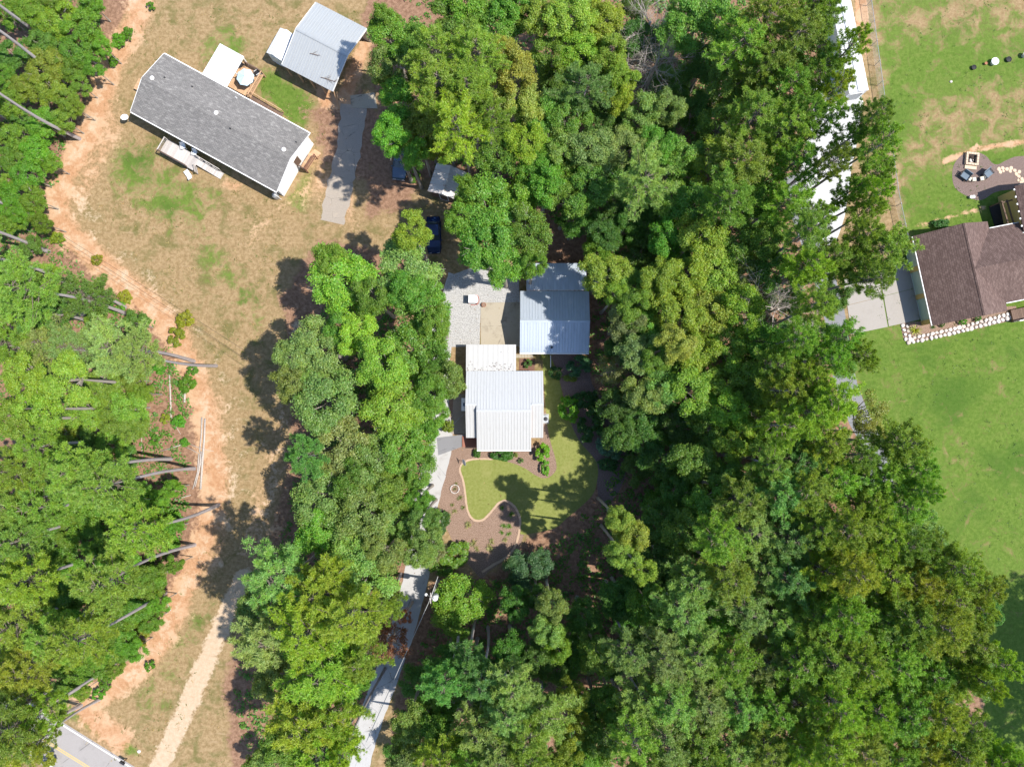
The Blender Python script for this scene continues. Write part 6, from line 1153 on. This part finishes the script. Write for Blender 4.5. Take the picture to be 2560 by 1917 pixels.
for i, (x, y, a, b_) in enumerate([(1445, 580, .45, .5), (1530, 558, .42, .5), (1475, 648, .5, .45), (1548, 628, .35, .35), (1625, 580, .48, .45), (1725, 558, .5, .5), (1702, 625, .48, .4), (1805, 610, .5, .42), (1912, 645, .5, .42), (1842, 693, .5, .42), (1900, 748, .5, .42), (1970, 805, .5, .42), (1890, 835, .36, .3), (1962, 892, .55, .45), (1935, 955, .55, .4), (2040, 930, .5, .45), (2010, 850, .4, .4)]):
    w = P(*R1(x, y)); link('stone', STEPS[i % 4], sp_, (w.x - q_.x, w.y - q_.y, 0), (0, 0, i * .9), (a * 1.02, b_ * 1.02, .12))
pot('white_planter', 'white planter at the lower edge of the fire-pit mulch, left one', *R1(775, 1240), .2, .4, M['white_shell'], M['ash'], 'planter'); pot('white_planter', 'white planter at the lower edge of the fire-pit mulch, right one', *R1(825, 1235), .2, .42, M['white_shell'], M['ash'], 'planter')
# stone border of the front bed: two rows of white stones
bp = smooth_path([(2256, 814), (2262, 836), (2268, 856), (2300, 851), (2340, 842), (2380, 833), (2420, 823), (2460, 812), (2500, 801), (2528, 793)], 8); q_ = P(2268, 856); sb = thing('stone_border', 'double row of white stones edging the front bed', 'stone border', (q_.x, q_.y, 0))
def walk(path, step):
    out = []; acc = 0; last = path[0]; out.append(last)
    for p_ in path[1:]:
        while (p_ - last).length >= step: last = last + (p_ - last).normalized() * step; out.append(last)
    return out
for row in (0, 1):
    pts = walk(bp, 11.5); 
    for i, v_ in enumerate(pts):
        d = (pts[min(i + 1, len(pts) - 1)] - pts[max(i - 1, 0)]).normalized(); nn = Vector((-d.y, d.x)); u_ = v_ + nn * (0 if row == 0 else -10) + d * (5 if row else 0); w = P(u_.x, u_.y); link('stone', STONES[rnd.randrange(4)], sb, (w.x - q_.x, w.y - q_.y, 0), (0, 0, rnd.uniform(0, 6)), (rnd.uniform(.38, .68), rnd.uniform(.36, .58), rnd.uniform(.3, .5)))
def bedplant(label, x, y, s, col, kind):
    w = P(x, y); t = thing('bed_plant', label, 'plant', (w.x, w.y, 0), x * .1, 'plants in the front bed of the brown-roofed house'); o = link('leaves', SPIKY[kind] if kind < 3 else BUSH[0][0], t, (0, 0, 0 if kind < 3 else s * .6), None, (s, s, s)); o.color = (*col, 1)
bedplant('yellow-green spiky plant at the corner of the stone-edged bed', 2285, 826, .95, (.30, .32, .03), 0); bedplant('green bushy plant halfway along the stone-edged bed', 2402, 805, .55, (.12, .30, .02), 3); bedplant('green plant at the right end of the stone-edged bed', 2440, 796, .5, (.08, .20, .02), 3); bedplant('low green plant just right of the spiky one', 2352, 812, .4, (.08, .16, .02), 3); bedplant('thin dark plant under the eave corner', 2332, 818, .4, (.06, .13, .02), 1)
shrub('dark shrub in shade behind the brown-roofed house, left of ridge', 2352, 560, .9, .6, 1.0, (.05, .15, .02), 1)
# small things on the upper right lawn
pot('white_planter', 'round white planter standing alone on the upper right lawn', 2482, 158, .45, .5, M['white_shell'], M['white_shell'], 'planter'); pot('terracotta_pot', 'small terracotta pot on the upper right lawn', 2462, 161, .18, .3, M['terracotta'], M['terracotta']); pot('black_pot', 'black pot on the upper right lawn, left of the white planter', 2432, 171, .3, .28, M['black'], M['black']); pot('black_pot', 'black pot on the upper right lawn, right of the white planter', 2519, 151, .34, .28, M['black'], M['black'])
link_o = link('white_rock', STONES[2], None, (*P(2377, 205).xy, 0), None, (.35, .3, .25)); tag(link_o, 'small pale rock on the dry patch of the upper right lawn', 'rock')
pot('stone_urn', 'pale urn cut by the right edge on the upper lawn', 2558, 141, .35, .6, M['stone_white'], M['mulch'])

# windfall leaves on the carport roof
r_ = np.random.RandomState(9); cc = []
for k in range(48):
    x, y = r_.uniform(1168, 1285), 928 - abs(r_.normal(0, 7)) if k % 3 else 916 + r_.normal(0, 9)
    if k % 4 == 0: x = r_.choice([1202, 1226, 1240, 1248]) + r_.normal(0, 3)
    w = P(x, min(y, 927), 2.56); cc.append((w.x, w.y, 2.585 + r_.uniform(0, .03)))
nn_ = unit(np.array([0, 0, 1.0]) + r_.normal(size=(48, 3)) * .25); lo = link('fallen_leaves', leaves_mesh('fallen_leaves', np.array(cc), nn_, .16, .1, M['mulch_dark'], r_)); tag(lo, 'dry fallen leaves along the upper edge of the house roof', 'leaves', None, 'stuff')

# weeds in the grass and windfall leaves on the open ground
def scatter(name, label, cat, polys, n, per, size, width, lift, spread, mat, col, seed, dens=None):
    global FX, FY
    r = np.random.RandomState(seed); sx, sy = FX, FY; FX, FY = r.uniform(0, 2560, n), r.uniform(0, 1917, n); ok = np.zeros(n, bool)
    for p_ in polys: ok |= inside(p_)
    X, Y = FX[ok], FY[ok]; FX, FY = sx, sy
    cl = np.sin(X * .021 + 1.3 * np.sin(Y * .017)) + np.sin(Y * .029 + 1.7 * np.sin(X * .013)); keep = r.rand(len(X)) < np.clip(.5 + .35 * cl, .08, 1); X, Y = X[keep], Y[keep]
    c = np.array([P(x, y)[:] for x, y in zip(X, Y)]); c = np.repeat(c, per, 0) + r.normal(size=(len(c) * per, 3)) * np.array([spread, spread, 0]); c[:, 2] = lift + r.uniform(0, lift, len(c))
    o_ = link(name, leaves_mesh(name, c, unit(np.array([0, 0, .8]) + r.normal(size=c.shape) * .35), size, width, mat, r)); o_.color = (*col, 1); tag(o_, label, cat, None, 'stuff')
FIELD = [(330, 20), (900, 20), (860, 220), (690, 700), (640, 1000), (560, 1400), (480, 1560), (360, 1640), (520, 1300), (560, 1050), (450, 780), (220, 560), (300, 300)]; LOW = [(350, 1700), (480, 1520), (600, 1560), (560, 1900), (120, 1900), (140, 1760)]
RL = [(2200, 0), (2560, 0), (2560, 1500), (2440, 1480), (2300, 1280), (2280, 1050), (2160, 860), (2260, 600)]
scatter('field_weeds', 'small green weeds scattered over the dry field', 'weeds', [FIELD, LOW], 5200, 5, .20, .07, .04, .13, M['leaf'], (.13, .165, .035), 5)
scatter('lawn_clumps', 'darker grass clumps scattered over the right lawn', 'grass', [RL], 6500, 5, .20, .06, .04, .14, M['leaf'], (.085, .145, .025), 6)
scatter('dry_grass_tufts', 'straw-coloured dry tufts scattered over the field', 'grass', [FIELD, LOW], 7000, 4, .22, .06, .04, .12, M['leaf'], (.40, .30, .17), 7)
scatter('windfall_leaves', 'brown windfall leaves strewn on drives and bare ground', 'leaves', [[(640, 330), (930, 260), (1060, 440), (900, 640), (700, 700), (600, 620)], [(1090, 680), (1300, 680), (1300, 860), (1110, 860)], [(520, 900), (760, 900), (700, 1500), (450, 1600)], [(960, 1440), (1090, 1400), (960, 1900), (860, 1900)], [(1100, 1120), (1500, 1100), (1490, 1300), (1200, 1430)], [(2030, 620), (2130, 690), (2130, 860), (2080, 860)]], 9000, 1, .15, .10, .055, .1, M['leaf'], (.24, .145, .08), 8)
